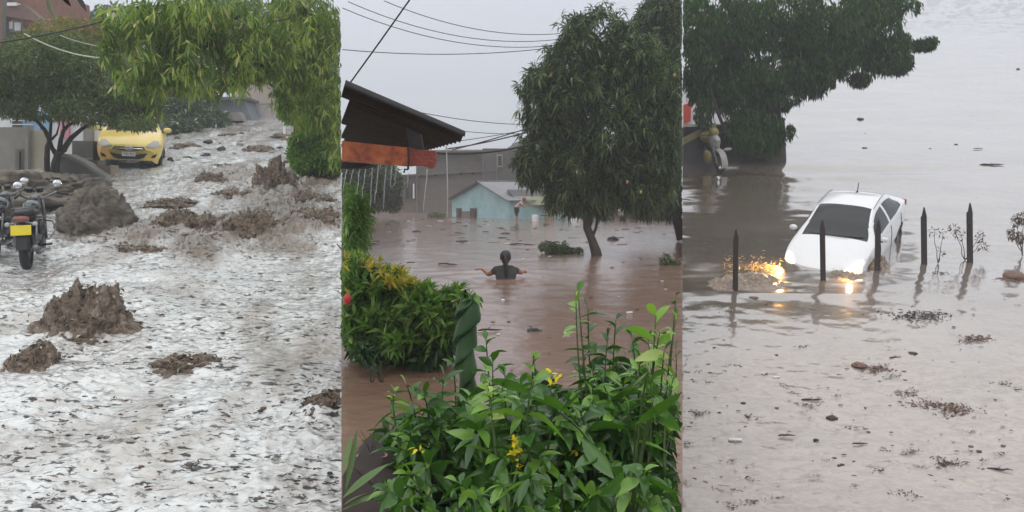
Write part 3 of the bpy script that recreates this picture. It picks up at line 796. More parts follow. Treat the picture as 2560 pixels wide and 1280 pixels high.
def car_shell(sp, parent, paint):
    """lofted body: nose at y=0, tail at +y; split into painted shell and glass by real position"""
    ys = np.unique(np.concatenate([np.linspace(0, .12, 14), np.linspace(.12, sp['L'] - .1, 190), np.linspace(sp['L'] - .1, sp['L'], 10)]))
    top = interp(sp['y'], sp['ztop'], ys); wb = interp(sp['y'], sp['wb'], ys); zb = interp(sp['y'], sp['zb'], ys)
    wr = interp(sp['y'], sp['wr'], ys); zlo = interp(sp['y'], sp['zlo'], ys)
    rows = []
    ncap = 26; nside = 26; nlow = 22
    for i, y in enumerate(ys):
        zr = top[i]
        cabin = np.clip((zr - zb[i] - .05) / .25, 0, 1)      # 1 where there is a cabin above the belt
        we = wr[i] * cabin + (wb[i] * .93) * (1 - cabin)       # edge of roof / bonnet
        ze = zr - (.055 * cabin + .06 * (1 - cabin))
        a = np.linspace(0, 1, ncap)
        X1 = we * a; Z1 = zr - (zr - ze) * a ** 3.0
        b = np.linspace(0, 1, nside)[1:]
        zbelt = min(zb[i], ze - .02)
        X2 = we + (wb[i] - we) * (b + .10 * np.sin(np.pi * b)); Z2 = ze + (zbelt - ze) * b
        c = np.linspace(0, 1, nlow)[1:]
        X3 = wb[i] + .035 * np.sin(np.pi * np.clip(c * 1.25, 0, 1)) - .06 * c ** 3; Z3 = zbelt + (zlo[i] - zbelt) * c
        x = np.concatenate([X1, X2, X3]); z = np.concatenate([Z1, Z2, Z3])
        rows.append(np.stack([np.concatenate([-x[::-1][:-1], x]), np.full(2 * len(x) - 1, y), np.concatenate([z[::-1][:-1], z])], -1))
    G = np.array(rows); nr, nc = G.shape[:2]
    # plan-view rounding of nose and tail
    G[..., 1] += sp['bow'] * (np.abs(G[..., 0]) / .85) ** 2.6 * np.clip(1 - G[..., 1] / .9, 0, 1) ** 1.3
    G[..., 1] -= .10 * (np.abs(G[..., 0]) / .85) ** 2.6 * np.clip((G[..., 1] - sp['L'] + .5) / .5, 0, 1)
    V = G.reshape(-1, 3); idx = np.arange(nr * nc).reshape(nr, nc)
    Q = np.stack([idx[:-1, :-1], idx[:-1, 1:], idx[1:, 1:], idx[1:, :-1]], -1).reshape(-1, 4)
    ce = V[Q].mean(1); e1 = V[Q[:, 1]] - V[Q[:, 0]]; e2 = V[Q[:, 3]] - V[Q[:, 0]]; nm = norm(np.cross(e1, e2))
    yc, xc, zc = ce[:, 1], np.abs(ce[:, 0]), ce[:, 2]
    WR = interp(sp['y'], sp['wr'], yc); ZB = interp(sp['y'], sp['zb'], yc); ZT = interp(sp['y'], sp['ztop'], yc)
    cowl, rf, rr, rb = sp['cowl'], sp['roof_f'], sp['roof_r'], sp['rear_b']
    ws = (yc > cowl + .02 + .0) & (yc < rf - .03) & (xc < WR - .055) & (zc > ZB + .03) & (ZT - zc < .09)
    rw = (yc > rr + .03) & (yc < rb - .03) & (xc < WR - .07) & (ZT - zc < .09)
    side = (zc > ZB + .035) & (zc < ZT - .10) & (xc > WR + .0) & (yc > cowl + .22) & (yc < rb - .28)
    for (a, b) in sp['pillars']: side &= ~((yc > a) & (yc < b))
    arch = np.zeros(len(Q), bool)
    for wy in sp['wheels']:
        arch |= ((yc - wy) ** 2 + (zc - sp['wr_'] ) ** 2 < (sp['wr_'] + .06) ** 2) & (zc < ZB - .1)
    arch |= False
    def sub(m, name, mt, par, sm=True):
        q = Q[m]; u, inv = np.unique(q, return_inverse=True)
        return npmesh(name, V[u], inv.reshape(-1, 4), mt, par, sm)
    body = sub(~(ws | rw | side | arch), 'body', paint, parent)
    sub(ws, 'windshield', M_carglass, parent); 
    if rw.any(): sub(rw, 'rear_window', M_carglass, parent)
    for s_ in (-1, 1):
        m_ = side & (np.sign(ce[:, 0]) == s_)
        sub(m_, 'side_windows', M_carglass, parent)
    # floor and end caps so the shell is closed
    bm = bmesh.new(); box(bm, (0, sp['L'] / 2, sp['zlo'][1] + .16), (1.35, sp['L'] - .35, .22)); bmobj('underbody', bm, M_black, parent)
    cap = [G[0, j] for j in range(nc)]
    bm = bmesh.new(); vs = [bm.verts.new(Vector(p)) for p in cap]; bm.faces.new(vs)
    bmobj('nose_panel', bm, paint, parent)
    cap = [G[-1, j] for j in range(nc)]
    bm = bmesh.new(); vs = [bm.verts.new(Vector(p)) for p in cap]; bm.faces.new(vs); bmobj('tail_panel', bm, paint, parent)
    return V, Q
def wheel(parent, x, y, r, w=.2):
    bm = bmesh.new(); h = w / 2
    lathe(bm, [(r * .62, -h), (r * .9, -h), (r, -h * .7), (r, h * .7), (r * .9, h), (r * .62, h), (r * .62, -h)], (x, y, r), 32, 'x')
    wh = bmobj('wheel', bm, M_tyre, parent, True, 40)
    s_ = 1 if x > 0 else -1
    bm = bmesh.new(); lathe(bm, [(0.001, s_ * h * .75), (r * .2, s_ * h * .8), (r * .25, s_ * h * .5), (r * .55, s_ * h * .55), (r * .64, s_ * h * .95), (r * .62, 0)], (x, y, r), 32, 'x')
    bmobj('rim', bm, M_rim, wh, True, 40)
    return wh
from mathutils.bvhtree import BVHTree
def decal(name, poly, bvh, mat, parent, off=.012, div=14):
    """panel lying on the car's front: outline in (x,z), laid on the shell by ray, with a little thickness"""
    poly = np.array(poly, float); x0, z0 = poly.min(0); x1, z1 = poly.max(0)
    bm = bmesh.new(); vs = [bm.verts.new((p[0], 0, p[1])) for p in poly]; f = bm.faces.new(vs)
    for i in range(1, div):
        for (co, no) in (((x0 + (x1 - x0) * i / div, 0, 0), (1, 0, 0)), ((0, 0, z0 + (z1 - z0) * i / div), (0, 0, 1))):
            bmesh.ops.bisect_plane(bm, geom=bm.verts[:] + bm.edges[:] + bm.faces[:], plane_co=co, plane_no=no)
    for v in bm.verts:
        h = bvh.ray_cast(Vector((v.co.x, -3, v.co.z)), Vector((0, 1, 0)))
        v.co.y = (h[0].y if h[0] is not None else 0.3) - off
    r = bmesh.ops.extrude_face_region(bm, geom=bm.faces[:])
    for v in [g for g in r['geom'] if isinstance(g, bmesh.types.BMVert)]: v.co.y += off + .006
    return bmobj(name, bm, mat, parent, True, 35)
def text_mesh(name, body, size, mat, parent, loc, rot=(math.radians(90), 0, 0), depth=.003, sx=1.0):
    cu = bpy.data.curves.new(name, 'FONT'); cu.body = body; cu.size = size; cu.extrude = depth; cu.align_x = 'CENTER'; cu.align_y = 'CENTER'
    tmp = bpy.data.objects.new('tmp_text', cu); COL.objects.link(tmp)
    dg = bpy.context.evaluated_depsgraph_get(); me = bpy.data.meshes.new_from_object(tmp.evaluated_get(dg)); bpy.data.objects.remove(tmp)
    o = link_mesh(name, me, mat, parent, False); o.location = loc; o.rotation_euler = rot; o.scale = (sx, 1, 1); return o
def mirror_part(parent, x, y, z, s_, mat, sc=1.0):
    bm = bmesh.new(); ball(bm, (x + s_ * .12 * sc, y, z), (.11 * sc, .06 * sc, .075 * sc)); m_ = bmobj('wing_mirror', bm, mat, parent, True)
    bm = bmesh.new(); box(bm, (x + s_ * .01, y + .01, z - .05), (.12, .05, .04), bev=.01); bmobj('mirror_arm', bm, M_black, m_)
    bm = bmesh.new(); ball(bm, (x + s_ * .12 * sc, y + .035, z), (.09 * sc, .035, .06 * sc)); bmobj('mirror_glass', bm, M_chrome, m_, True)

# yellow taxi, nose towards the viewer
hatch = dict(L=3.55, y=[0, .05, .16, .45, .80, 1.02, 1.35, 1.75, 2.3, 2.9, 3.3, 3.5, 3.55], ztop=[.62, .72, .80, .91, .99, 1.04, 1.26, 1.47, 1.54, 1.50, 1.34, 1.02, .85],
             wb=[.62, .70, .755, .80, .815, .82, .82, .82, .82, .81, .78, .72, .68], zb=[.50, .60, .68, .80, .88, .92, .94, .96, .98, 1.0, .98, .86, .70],
             wr=[.45, .5, .55, .60, .66, .70, .63, .57, .57, .55, .52, .5, .45], zlo=[.30, .24, .20, .20, .20, .20, .20, .20, .20, .20, .24, .28, .34],
             bow=.20, cowl=.98, roof_f=1.76, roof_r=2.95, rear_b=3.42, pillars=[(2.02, 2.12)], wheels=[.68, 2.95], wr_=.28)
cb = S(1, 321, 424)
taxi = empty('taxi', cb + Vector((0, 0, -.05)), (math.radians(7), math.radians(1.5), math.radians(17)), 'yellow hatchback taxi facing the viewer half under the tree', 'car'); taxi.scale = (.94, .94, .94)
V_, Q_ = car_shell(hatch, taxi, M_taxi)
bvh = BVHTree.FromPolygons([tuple(v) for v in V_], [tuple(map(int, q)) for q in Q_] + [])
bvhn = BVHTree.FromPolygons([tuple(v) for v in V_] + [(-.7, 0.0, .2), (.7, 0.0, .2), (.7, 0.0, .62), (-.7, 0.0, .62)], [tuple(map(int, q)) for q in Q_] + [(len(V_), len(V_) + 1, len(V_) + 2, len(V_) + 3)])
for x in (-.72, .72):
    for y in hatch['wheels']: wheel(taxi, x, y, .29, .17)
def mir(p): return [(-a, b) for a, b in p][::-1]
hl = [(-.79, .66), (-.72, .80), (-.60, .82), (-.44, .71), (-.42, .66), (-.60, .63)]
for pl in (hl, mir(hl)):
    h_ = decal('headlight', pl, bvhn, M_lens, taxi, .02)
g_ = decal('grille', [(-.42, .59), (-.36, .66), (.36, .66), (.42, .59), (.2, .565), (-.2, .565)], bvhn, M_black, taxi, .02)
decal('chrome_bar', [(-.38, .60), (-.33, .632), (.33, .632), (.38, .60), (.2, .605), (-.2, .605)], bvhn, M_chrome, g_, .034)
bm = bmesh.new(); lathe(bm, [(.058, -.01), (.070, -.016), (.080, -.01), (.080, .01), (.058, .01), (.058, -.01)], (0, 0, 0), 28, 'y', Matrix.Translation((0, -.055, .625)) @ Matrix.Diagonal((1.25, 1, .72, 1)))
em = bmobj('emblem', bm, M_chrome, taxi, True)
bm = bmesh.new(); box(bm, (-.035, -.06, .625), (.018, .02, .085), (0, math.radians(18), 0)); box(bm, (.035, -.06, .625), (.018, .02, .085), (0, math.radians(18), 0)); box(bm, (0, -.06, .625), (.07, .018, .018), (0, math.radians(-20), 0))
bmobj('emblem_letter', bm, M_chrome, em)
decal('lower_intake', [(-.47, .50), (-.42, .49), (-.2, .455), (.2, .455), (.42, .49), (.47, .50), (.38, .38), (.24, .335), (-.24, .335), (-.38, .38)], bvhn, M_black, taxi, .012)
fg = [(-.71, .49), (-.62, .46), (-.55, .40), (-.56, .375), (-.66, .39)]
for pl in (fg, mir(fg)): decal('fog_lamp_recess', pl, bvhn, M_black, taxi, .012)
pl_ = decal('number_plate', [(-.165, .415), (.165, .415), (.165, .525), (-.165, .525)], bvhn, M_white, taxi, .05)
text_mesh('plate_text', 'TZ3 725', .085, M_black, pl_, (0, -.055, .47), sx=.9)
bm = bmesh.new(); 
decal('bumper_corner', [(-.80, .62), (-.62, .61), (-.50, .53), (-.49, .50), (-.42, .36), (-.56, .33), (-.78, .36)], bvhn, M_bumper_or, taxi, .006)
mirror_part(taxi, -.80, 1.15, 1.05, -1, M_taxi); mirror_part(taxi, .80, 1.15, 1.05, 1, M_taxi)
bm = bmesh.new(); tube(bm, [(-.6, .93, 1.06), (-.1, .96, 1.075), (0, .97, 1.08)], .008, 6); bmobj('wiper', bm, M_black, taxi)

# ---------------- parked motorcycles seen from behind
M_tank = simple('mat_green_tank', (0.025, 0.045, 0.04), .2, .3, 6, coat=.6)
M_plate = simple('mat_yellow_plate', (0.85, 0.68, 0.03), .45, .15, 5)
M_mirror = simple('mat_mirror_face', (0.85, 0.88, 0.9), .06, .05, 5, metal=1.0)
M_red = simple('mat_red_lens', (0.25, 0.10, 0.09), .2, .2, 5)
M_dullchrome = simple('mat_dull_chrome', (0.22, 0.22, 0.23), .3, .3, 10, metal=1.0)
def motorcycle(loc, rz, label, sc=.92, pitch=7, lean=0, full=True):
    r = empty('motorcycle', loc, (math.radians(pitch), math.radians(lean), math.radians(rz)), label, 'motorcycle', 'motorcycles parked by the mud bank'); r.scale = (sc, sc, sc)
    for y, n_ in ((0.0, 0), (1.36, 1)):
        bm = bmesh.new(); R = .31; w_ = .065 if n_ == 0 else .05
        prof = [(R - .085 + .0, -w_ * .7)] + [(R - .085 + .085 * math.sin(a), -w_ * math.cos(a)) for a in np.linspace(.35, math.pi - .35, 9)] + [(R - .085, w_ * .7), (R - .085, -w_ * .7)]
        lathe(bm, prof, (0, y, R), 36, 'x'); wh = bmobj('wheel', bm, M_tyre, r, True, 50)
        bm = bmesh.new(); lathe(bm, [(R - .1, -.03), (R - .082, -.03), (R - .082, .03), (R - .1, .03), (R - .1, -.03)], (0, y, R), 36, 'x'); tube(bm, [(-.07, y, R), (.07, y, R)], .05, 14)
        bmobj('rim', bm, M_rim, wh, True, 40)
        bm = bmesh.new()
        for a in range(9):
            t_ = a * 2 * math.pi / 9; tube(bm, [(0, y, R), (0, y + (R - .09) * math.cos(t_), R + (R - .09) * math.sin(t_))], .006, 5, False)
        sp_ = bmobj('spokes', bm, M_dullchrome, wh)
    bm = bmesh.new(); n = 12                              # rear mudguard
    for i in range(n):
        a0, a1 = [math.radians(150 - 120 * j / n) for j in (i, i + 1)]
        q = []
        for a in (a0, a1):
            for x in (-.085, .085): q.append(bm.verts.new((x, -.36 * math.cos(math.pi - a) * -1 * -1, .31 + .36 * math.sin(a))))
        bm.faces.new((q[0], q[1], q[3], q[2]))
    bmesh.ops.remove_doubles(bm, verts=bm.verts, dist=.001)
    rg = bmesh.ops.extrude_face_region(bm, geom=bm.faces[:])
    for v in [g for g in rg['geom'] if isinstance(g, bmesh.types.BMVert)]: v.co.z += .012
    bmobj('rear_mudguard', bm, M_black, r, True, 40)
    bm = bmesh.new(); box(bm, (0, -.33, .43), (.15, .03, .22), (math.radians(-14), 0, 0), .01); bmobj('mud_flap', bm, M_black, r)
    bm = bmesh.new(); box(bm, (0, -.37, .60), (.26, .012, .14), (math.radians(-10), 0, 0), .004); p_ = bmobj('number_plate', bm, M_plate, r)
    bm = bmesh.new(); ball(bm, (0, -.34, .755), (.11, .07, .05)); bmobj('tail_lamp', bm, M_red, r, True)
    for s_ in (-1, 1):
        bm = bmesh.new(); ball(bm, (s_ * .17, -.33, .68), (.04, .035, .032)); tube(bm, [(s_ * .05, -.30, .70), (s_ * .15, -.32, .69)], .010, 6); bmobj('indicator', bm, M_lens, r, True)
    bm = bmesh.new()                                      # seat
    for (y, z, a, b, c) in ((-.12, .83, .135, .26, .055), (.30, .80, .15, .30, .06)): ball(bm, (0, y, z), (a, b, c))
    bmobj('seat', bm, M_black, r, True)
    bm = bmesh.new(); tube(bm, [(-.12, .05, .82), (-.13, -.2, .88), (-.08, -.36, .90), (.08, -.36, .90), (.13, -.2, .88), (.12, .05, .82)], .012, 8); bmobj('grab_rail', bm, M_dullchrome, r, True)
    bm = bmesh.new(); ball(bm, (0, .66, .85), (.125, .28, .115), u=24, v=14); tk = bmobj('fuel_tank', bm, M_tank, r, True)
    bm = bmesh.new(); ball(bm, (0, .62, .50), (.14, .22, .20)); 
    for z in np.linspace(.5, .7, 6): box(bm, (0, .72, z), (.28, .2, .012))
    bmobj('engine', bm, M_rim, r, True, 40)
    bm = bmesh.new()
    tube(bm, [(0, 1.05, .95), (0, .6, .74), (0, .2, .72), (0, -.2, .72)], .025, 8); tube(bm, [(0, 1.0, .9), (0, .85, .4), (0, .5, .3), (0, .2, .45)], .022, 8)
    for s_ in (-1, 1): tube(bm, [(s_ * .09, 0, .31), (s_ * .09, .42, .40)], .018, 8)
    bmobj('frame', bm, M_black, r, True, 40)
    for s_ in (-1, 1):
        bm = bmesh.new(); tube(bm, [(s_ * .13, -.06, .34), (s_ * .13, .12, .72)], [.03, .026], 12); bmobj('shock_absorber', bm, M_dullchrome, r, True)
        bm = bmesh.new(); tube(bm, [(s_ * .09, 1.36, .31), (s_ * .09, 1.08, .98)], [.022, .026], 10); bmobj('fork_leg', bm, M_dullchrome, r, True)
        bm = bmesh.new(); ball(bm, (s_ * .17, .25, .58), (.05, .15, .10)); bmobj('side_cover', bm, M_black, r, True)
        bm = bmesh.new(); tube(bm, [(s_ * .16, .35, .32), (s_ * .30, .33, .33)], .016, 8); bmobj('footpeg', bm, M_black, r, True)
    bm = bmesh.new(); tube(bm, [(.12, .8, .35), (.17, .45, .27), (.18, -.15, .30), (.18, -.42, .36)], [.02, .022, .042, .045], 12); bmobj('exhaust', bm, M_dullchrome, r, True)
    bm = bmesh.new(); tube(bm, [(-.03, .9, .66), (-.24, .9, .62), (-.29, .86, .50), (-.20, .8, .36), (.20, .8, .36), (.29, .86, .50), (.24, .9, .62), (.03, .9, .66)], .012, 8); bmobj('crash_bar', bm, M_dullchrome, r, True)
    bm = bmesh.new(); tube(bm, [(-.40, .82, 1.06), (-.30, .92, 1.10), (-.12, 1.0, 1.02), (.12, 1.0, 1.02), (.30, .92, 1.10), (.40, .82, 1.06)], .014, 8); hb_ = bmobj('handlebar', bm, M_dullchrome, r, True)
    for s_ in (-1, 1):
        bm = bmesh.new(); tube(bm, [(s_ * .30, .90, 1.095), (s_ * .42, .79, 1.055)], .021, 10); tube(bm, [(s_ * .28, .98, 1.09), (s_ * .42, .90, 1.07)], .007, 6); bmobj('grip', bm, M_black, hb_, True)
        bm = bmesh.new(); tube(bm, [(s_ * .25, .93, 1.10), (s_ * .26, .93, 1.14), (s_ * .30, .92, 1.20)], .007, 6); ms_ = bmobj('mirror_stalk', bm, M_dullchrome, hb_, True)
        bm = bmesh.new(); ball(bm, (s_ * .31, .90, 1.23), (.075, .018, .055)); bmobj('mirror', bm, M_mirror, ms_, True)
    hb_.matrix_local = Matrix.Translation((0, 1.0, 0)) @ Matrix.Rotation(math.radians(38), 4, 'Z') @ Matrix.Translation((0, -1.0, -.06))
    bm = bmesh.new(); ball(bm, (0, 1.16, .92), (.10, .12, .10)); bmobj('headlamp', bm, M_dullchrome, r, True)
    bm = bmesh.new(); 
    for s_ in (-1, 1): tube(bm, [(s_ * .07, 1.02, 1.06), (s_ * .07, 1.0, 1.12)], .05, 14)
    bmobj('dial', bm, M_black, r, True, 40)
    return r
motorcycle(S(1, 68, 676), 17, 'dark motorcycle with yellow plate, the nearer and complete one of the two by the bank', .93, 3, -2)
motorcycle(S(1, -14, 655), 16, 'second motorcycle cut off by the left edge, mostly hidden by the nearer one', .90, 3, -3)
# ------------------------------------------------------------------ flooded yard and houses
M_rust = NB('mat_rusty_steel'); k = M_rust
v_ = k.coord(); n1 = k.noise(v_, 9, 8, .65, .4)
c_ = k.ramp(n1, [(.30, (.045, .018, .012)), (.42, (.20, .05, .022)), (.55, (.42, .10, .032)), (.66, (.50, .16, .05)), (.72, (.60, .42, .30)), (.78, (.30, .06, .03))])
k.l(c_, k.b.inputs['Base Color']); k.set(Roughness=.55); k.bump(n1, .6, .01); M_rust = k.m
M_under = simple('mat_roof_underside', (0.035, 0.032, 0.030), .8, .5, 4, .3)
M_sheet = simple('mat_corrugated_sheet', (0.27, 0.27, 0.30), .6, .25, 1.2)
M_aqua = NB('mat_aqua_wall'); k = M_aqua
v_ = k.geo(); c_ = k.ramp(k.noise(v_, .8, 6, .6), [(.35, (.27, .46, .47)), (.65, (.38, .59, .64))])
zz = k.n('ShaderNodeSeparateXYZ'); k.l(v_, zz.inputs[0])
c_ = k.mix(k.math('MULTIPLY', k.ramp(k.noise(v_, 2.2, 5, .7), [(.45, 0.), (.65, 1.)]), k.n('ShaderNodeValue').outputs[0]), c_, (.30, .28, .25))
k.t.nodes['Value'].outputs[0].default_value = .35
k.l(c_, k.b.inputs['Base Color']); k.set(Roughness=.8); M_aqua = k.m
M_cream = simple('mat_cream_wall_paint', (0.50, 0.40, 0.30), .8, .2, 1.0)
M_palegreen = simple('mat_pale_green_fascia', (0.50, 0.58, 0.38), .7, .15, 1.0)
M_block = NB('mat_block_wall'); k = M_block
v_ = k.geo(); bt = k.n('ShaderNodeTexBrick'); bt.inputs['Scale'].default_value = 1.6; bt.inputs['Color1'].default_value = (.15, .125, .105, 1); bt.inputs['Color2'].default_value = (.11, .095, .085, 1); bt.inputs['Mortar'].default_value = (.19, .17, .15, 1)
mp = k.n('ShaderNodeMapping'); mp.inputs['Rotation'].default_value = (math.radians(90), 0, 0); k.l(v_, mp.inputs[0]); k.l(mp.outputs[0], bt.inputs['Vector'])
c_ = k.mix(k.ramp(k.noise(v_, .35, 5, .6), [(.4, 0.), (.7, .6)]), bt.outputs['Color'], (.10, .10, .095)); k.l(c_, k.b.inputs['Base Color']); k.set(Roughness=.9); M_block = k.m
M_skin = simple('mat_skin', (0.32, 0.15, 0.09), .5, .15, 12)
M_hair = simple('mat_hair', (0.012, 0.011, 0.013), .45, .3, 60)
M_shirt_dark = simple('mat_dark_shirt', (0.045, 0.043, 0.045), .8, .35, 14, .3)
M_shirt_pale = simple('mat_pale_shirt', (0.52, 0.48, 0.47), .8, .2, 14)
M_water_thread = NB('mat_falling_water'); k = M_water_thread; k.set(Base__Color=(.85, .88, .92), Roughness=.1); k.b.inputs['Transmission Weight'].default_value = .55; k.b.inputs['IOR'].default_value = 1.33; M_water_thread = k.m

def gable(name, lb, rb, wall_h, peak_h, run, label, wall_mat):
    pass
L_darktip = leafmat('mat_dark_leaf_tip', (0.03, 0.06, 0.015), (0.11, 0.16, 0.045), (0.24, 0.27, 0.13), clump=1.1)
# --- corrugated roof edge with rusty beam, close to the viewer
o = empty('corrugated_roof', P(1000, 350, 7), label='dark corrugated roof edge seen from below at the upper left', cat='roof')
A, B, C_ = P(640, 124, 4.4), P(1162, 342, 6.0), P(955, 402, 14)
nu, nv = 24, 420
U, Vv = np.meshgrid(np.linspace(0, 1, nu), np.linspace(0, 1, nv)); A_, B_, Cc = (np.array(list(q)) for q in (A, B, C_))
dv = Cc - B_; du = B_ - A_; nn_ = np.cross(du, dv); nn_ /= np.linalg.norm(nn_)
if nn_[2] < 0: nn_ = -nn_
wav = .030 * np.sin(Vv * 2 * math.pi * np.linalg.norm(dv) / .20)
pt = A_ + U[..., None] * du + Vv[..., None] * dv + wav[..., None] * nn_
V = np.concatenate([pt.reshape(-1, 3), (pt + nn_ * .008).reshape(-1, 3)])
idx = np.arange(nu * nv).reshape(nv, nu); q = np.stack([idx[:-1, :-1], idx[:-1, 1:], idx[1:, 1:], idx[1:, :-1]], -1).reshape(-1, 4)
okv = np.stack([V[:, 0] / V[:, 1] * F + 1280, V[:, 1]], -1); both = np.concatenate([q, q[:, ::-1] + nu * nv])
both = both[(okv[both][:, :, 0] > 853).all(1)]
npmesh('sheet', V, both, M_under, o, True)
bm = bmesh.new(); prism(bm, [P(855, 352, 5.5), P(1020, 369, 5.5), P(1020, 416, 5.5), P(940, 409, 5.5), P(855, 402, 5.5)], (0, .10, 0)); b1 = bmobj('beam', bm, M_rust, o)
bm = bmesh.new(); prism(bm, [P(1022, 368, 5.48), P(1046, 374, 5.48), P(1088, 377, 5.48), P(1090, 400, 5.48), P(1084, 416, 5.48), P(1076, 421, 5.48), P(1050, 413, 5.48), P(1022, 415, 5.48)], (0, .10, 0)); bmobj('beam_end', bm, simple('mat_red_rust', (.30, .06, .035), .55, .5, 14, .5), o)
bm = bmesh.new(); prism(bm, [P(855, 404, 5.7), P(930, 411, 5.7), P(900, 419, 5.7), P(855, 421, 5.7)], (0, .3, 0)); bmobj('beam_underside', bm, M_under, o)  # dark piece added for the beam's shaded underside
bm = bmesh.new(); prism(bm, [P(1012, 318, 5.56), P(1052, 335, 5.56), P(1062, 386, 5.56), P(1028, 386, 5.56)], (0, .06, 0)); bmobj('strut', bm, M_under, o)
bm = bmesh.new(); tube(bm, [P(1020, 365, 5.44), P(1022, 395, 5.43), P(1020, 424, 5.44)], .006, 6); tube(bm, [P(1020, 424, 5.44), P(1012, 423, 5.44), P(1010, 432, 5.44)], .005, 6)
bmobj('wire_hook', bm, M_under, o)
relparent(o)
# --- threads of rain water running off the roof
for i, (x0, y0, x1, y1, Yt) in enumerate([(868, 418, 858, 470, 7), (885, 416, 874, 462, 7), (900, 414, 892, 486, 7.3), (915, 416, 904, 500, 7.6), (932, 414, 925, 520, 8), (946, 412, 936, 510, 8.3), (965, 413, 958, 524, 8.6), (980, 415, 976, 470, 9), (992, 418, 986, 466, 9), (1021, 434, 1018, 470, 6), (1116, 366, 1119, 440, 6.8), (1068, 424, 1058, 528, 9)]):
    if y1 > 500: pass
    rr = random.Random(i); bm = bmesh.new()
    pts = [P(x0 + (x1 - x0) * t + rr.uniform(-1, 1), y0 + (y1 - y0) * t, Yt) for t in np.linspace(0, 1, 9)]
    if x0 == 1116: pts = [P(1116 + 6 * t - 4 * t * t * t, 366 + 176 * t, 6.8) for t in np.linspace(0, 1, 14)]
    tube(bm, pts, [max(.0012, .0035 * (1 - .5 * t)) * (1.6 if x0 == 1116 else 1) * (Yt / 7) for t in np.linspace(0, 1, len(pts))], 5)
    w_ = bmobj('water_thread', bm, M_water_thread, None, True)
    tag(w_, 'long bright thread of water falling from the corrugated roof tip' if x0 == 1116 else 'thin thread of water falling below the rusty beam', 'water stream', 'threads of water running off the roof')
# --- wires across the grey sky
ws = [((850, 20), (1420, 112), 26, .4, .010), ((870, 4), (1420, 98), 26, .4, .010), ((960, 2), (1420, 84), 26, .3, .010), ((850, 124), (1420, 117), 24, .15, .010), ((1000, 270), (1345, 312), 24, .1, .009), ((1140, 326), (1345, 332), 24, .05, .008),
      ((1030, 376), (1345, 355), 20, .15, .022), ((1130, 375), (1345, 312), 20, .02, .012), ((1120, 372), (1345, 322), 20, .04, .014), ((1150, 352), (1345, 318), 22, .02, .008)]
labs = ['upper left to right cable, lowest of the three parallel ones crossing the sky', 'middle of the three parallel cables crossing the sky', 'topmost of the three parallel cables crossing the sky', 'level cable crossing the sky below the three parallel ones', 'thin cable leaving the corrugated roof towards the mango crown', 'faint level cable just right of the roof tip', 'thick drooping cable bundle above the grey block building', 'steep thin cable rising into the mango crown', 'dark cable rising beside the steep thin one', 'faint short cable between roof tip and mango crown']
for (a, b, Y_, sg, r_), lb in zip(ws, labs): 
    b = (1400, b[1]) if b[0] > 1400 else b
    wire('cable', sagpts(P(max(a[0], 856), a[1], Y_), P(b[0], b[1], Y_ + 3), sg), r_, M_wire, lb, 'overhead cables')
wire('cable', [P(1028, -6, 5.0), P(950, 104, 5.2), P(869, 216, 5.4)], .0045, M_wire, 'thick black cable running steeply down onto the corrugated roof')
# --- houses beyond the flood
o = empty('block_building', P(1150, 530, 78), label='large unfinished grey block building behind the aqua house', cat='building')
Yb = 78
w1 = slab('wall', [(1000, 440), (1092, 433), (1240, 427), (1300, 430), (1300, 545), (1000, 545)], Yb, 6, M_block, o)
slab('side_wing', [(854.5, 452), (999, 446), (999, 545), (854.5, 545)], Yb + .4, 5, M_con_dark, o)
w2 = slab('upper_wall', [(1040, 378), (1206, 377), (1206, 427), (1092, 432.8), (1040, 436)], Yb + .6, 6, M_block, o)
w3 = slab('tower', [(1206.3, 371), (1345, 371), (1345, 470), (1206.3, 470)], Yb - .3, 6, simple('mat_tower_wall', (.11, .10, .10), .9, .3, .8), o)
slab('ledge', [(1000, 437), (1240, 424), (1240, 427), (1000, 440.5)], Yb - .35, .34, M_con_dark, o)
slab('roof_edge', [(1040, 376), (1150, 374), (1207, 374), (1207, 378), (1040, 379)], Yb - .2, .7, M_con, o)
for (x0, y0, x1, y1) in ((1014, 459, 1022, 497), (1028, 457, 1043, 495)):
    f_ = slab('window', rectp(x0 - 2, y0 - 2, x1 + 2, y1 + 2), Yb - .12, .1, M_con_dark, o); slab('pane', rectp(x0, y0, x1, y1), Yb - .2, .06, M_dark, f_)
slab('shutter', rectp(1032, 459, 1036, 496), Yb - .3, .06, M_white, o)
f_ = slab('window', rectp(1242, 386, 1257, 418), Yb - .45, .14, M_con, o)
for y in (390, 396, 402, 408): slab('pane', rectp(1245, y, 1254, y + 5), Yb - .52, .06, M_dark, f_)
for (x, y) in ((1050, 433), (1085, 431), (1148, 428), (1178, 428)): slab('niche', rectp(x, y + 4, x + 8, y + 9), Yb - .05, .06, M_dark, o)
for x in (1040, 1206, 1240): slab('column', rectp(x, 380, x + 3, 540), Yb - .42, .1, M_con_dark, o)
relparent(o)
hills = rockmass('hill', P(1350, 410, 130), (4.5, 8, 3.6), 2.0, .25, simple('mat_hill', (.06, .08, .05), .9, .3, .2), 50, 30, 1.5); tag(hills, kind='structure')
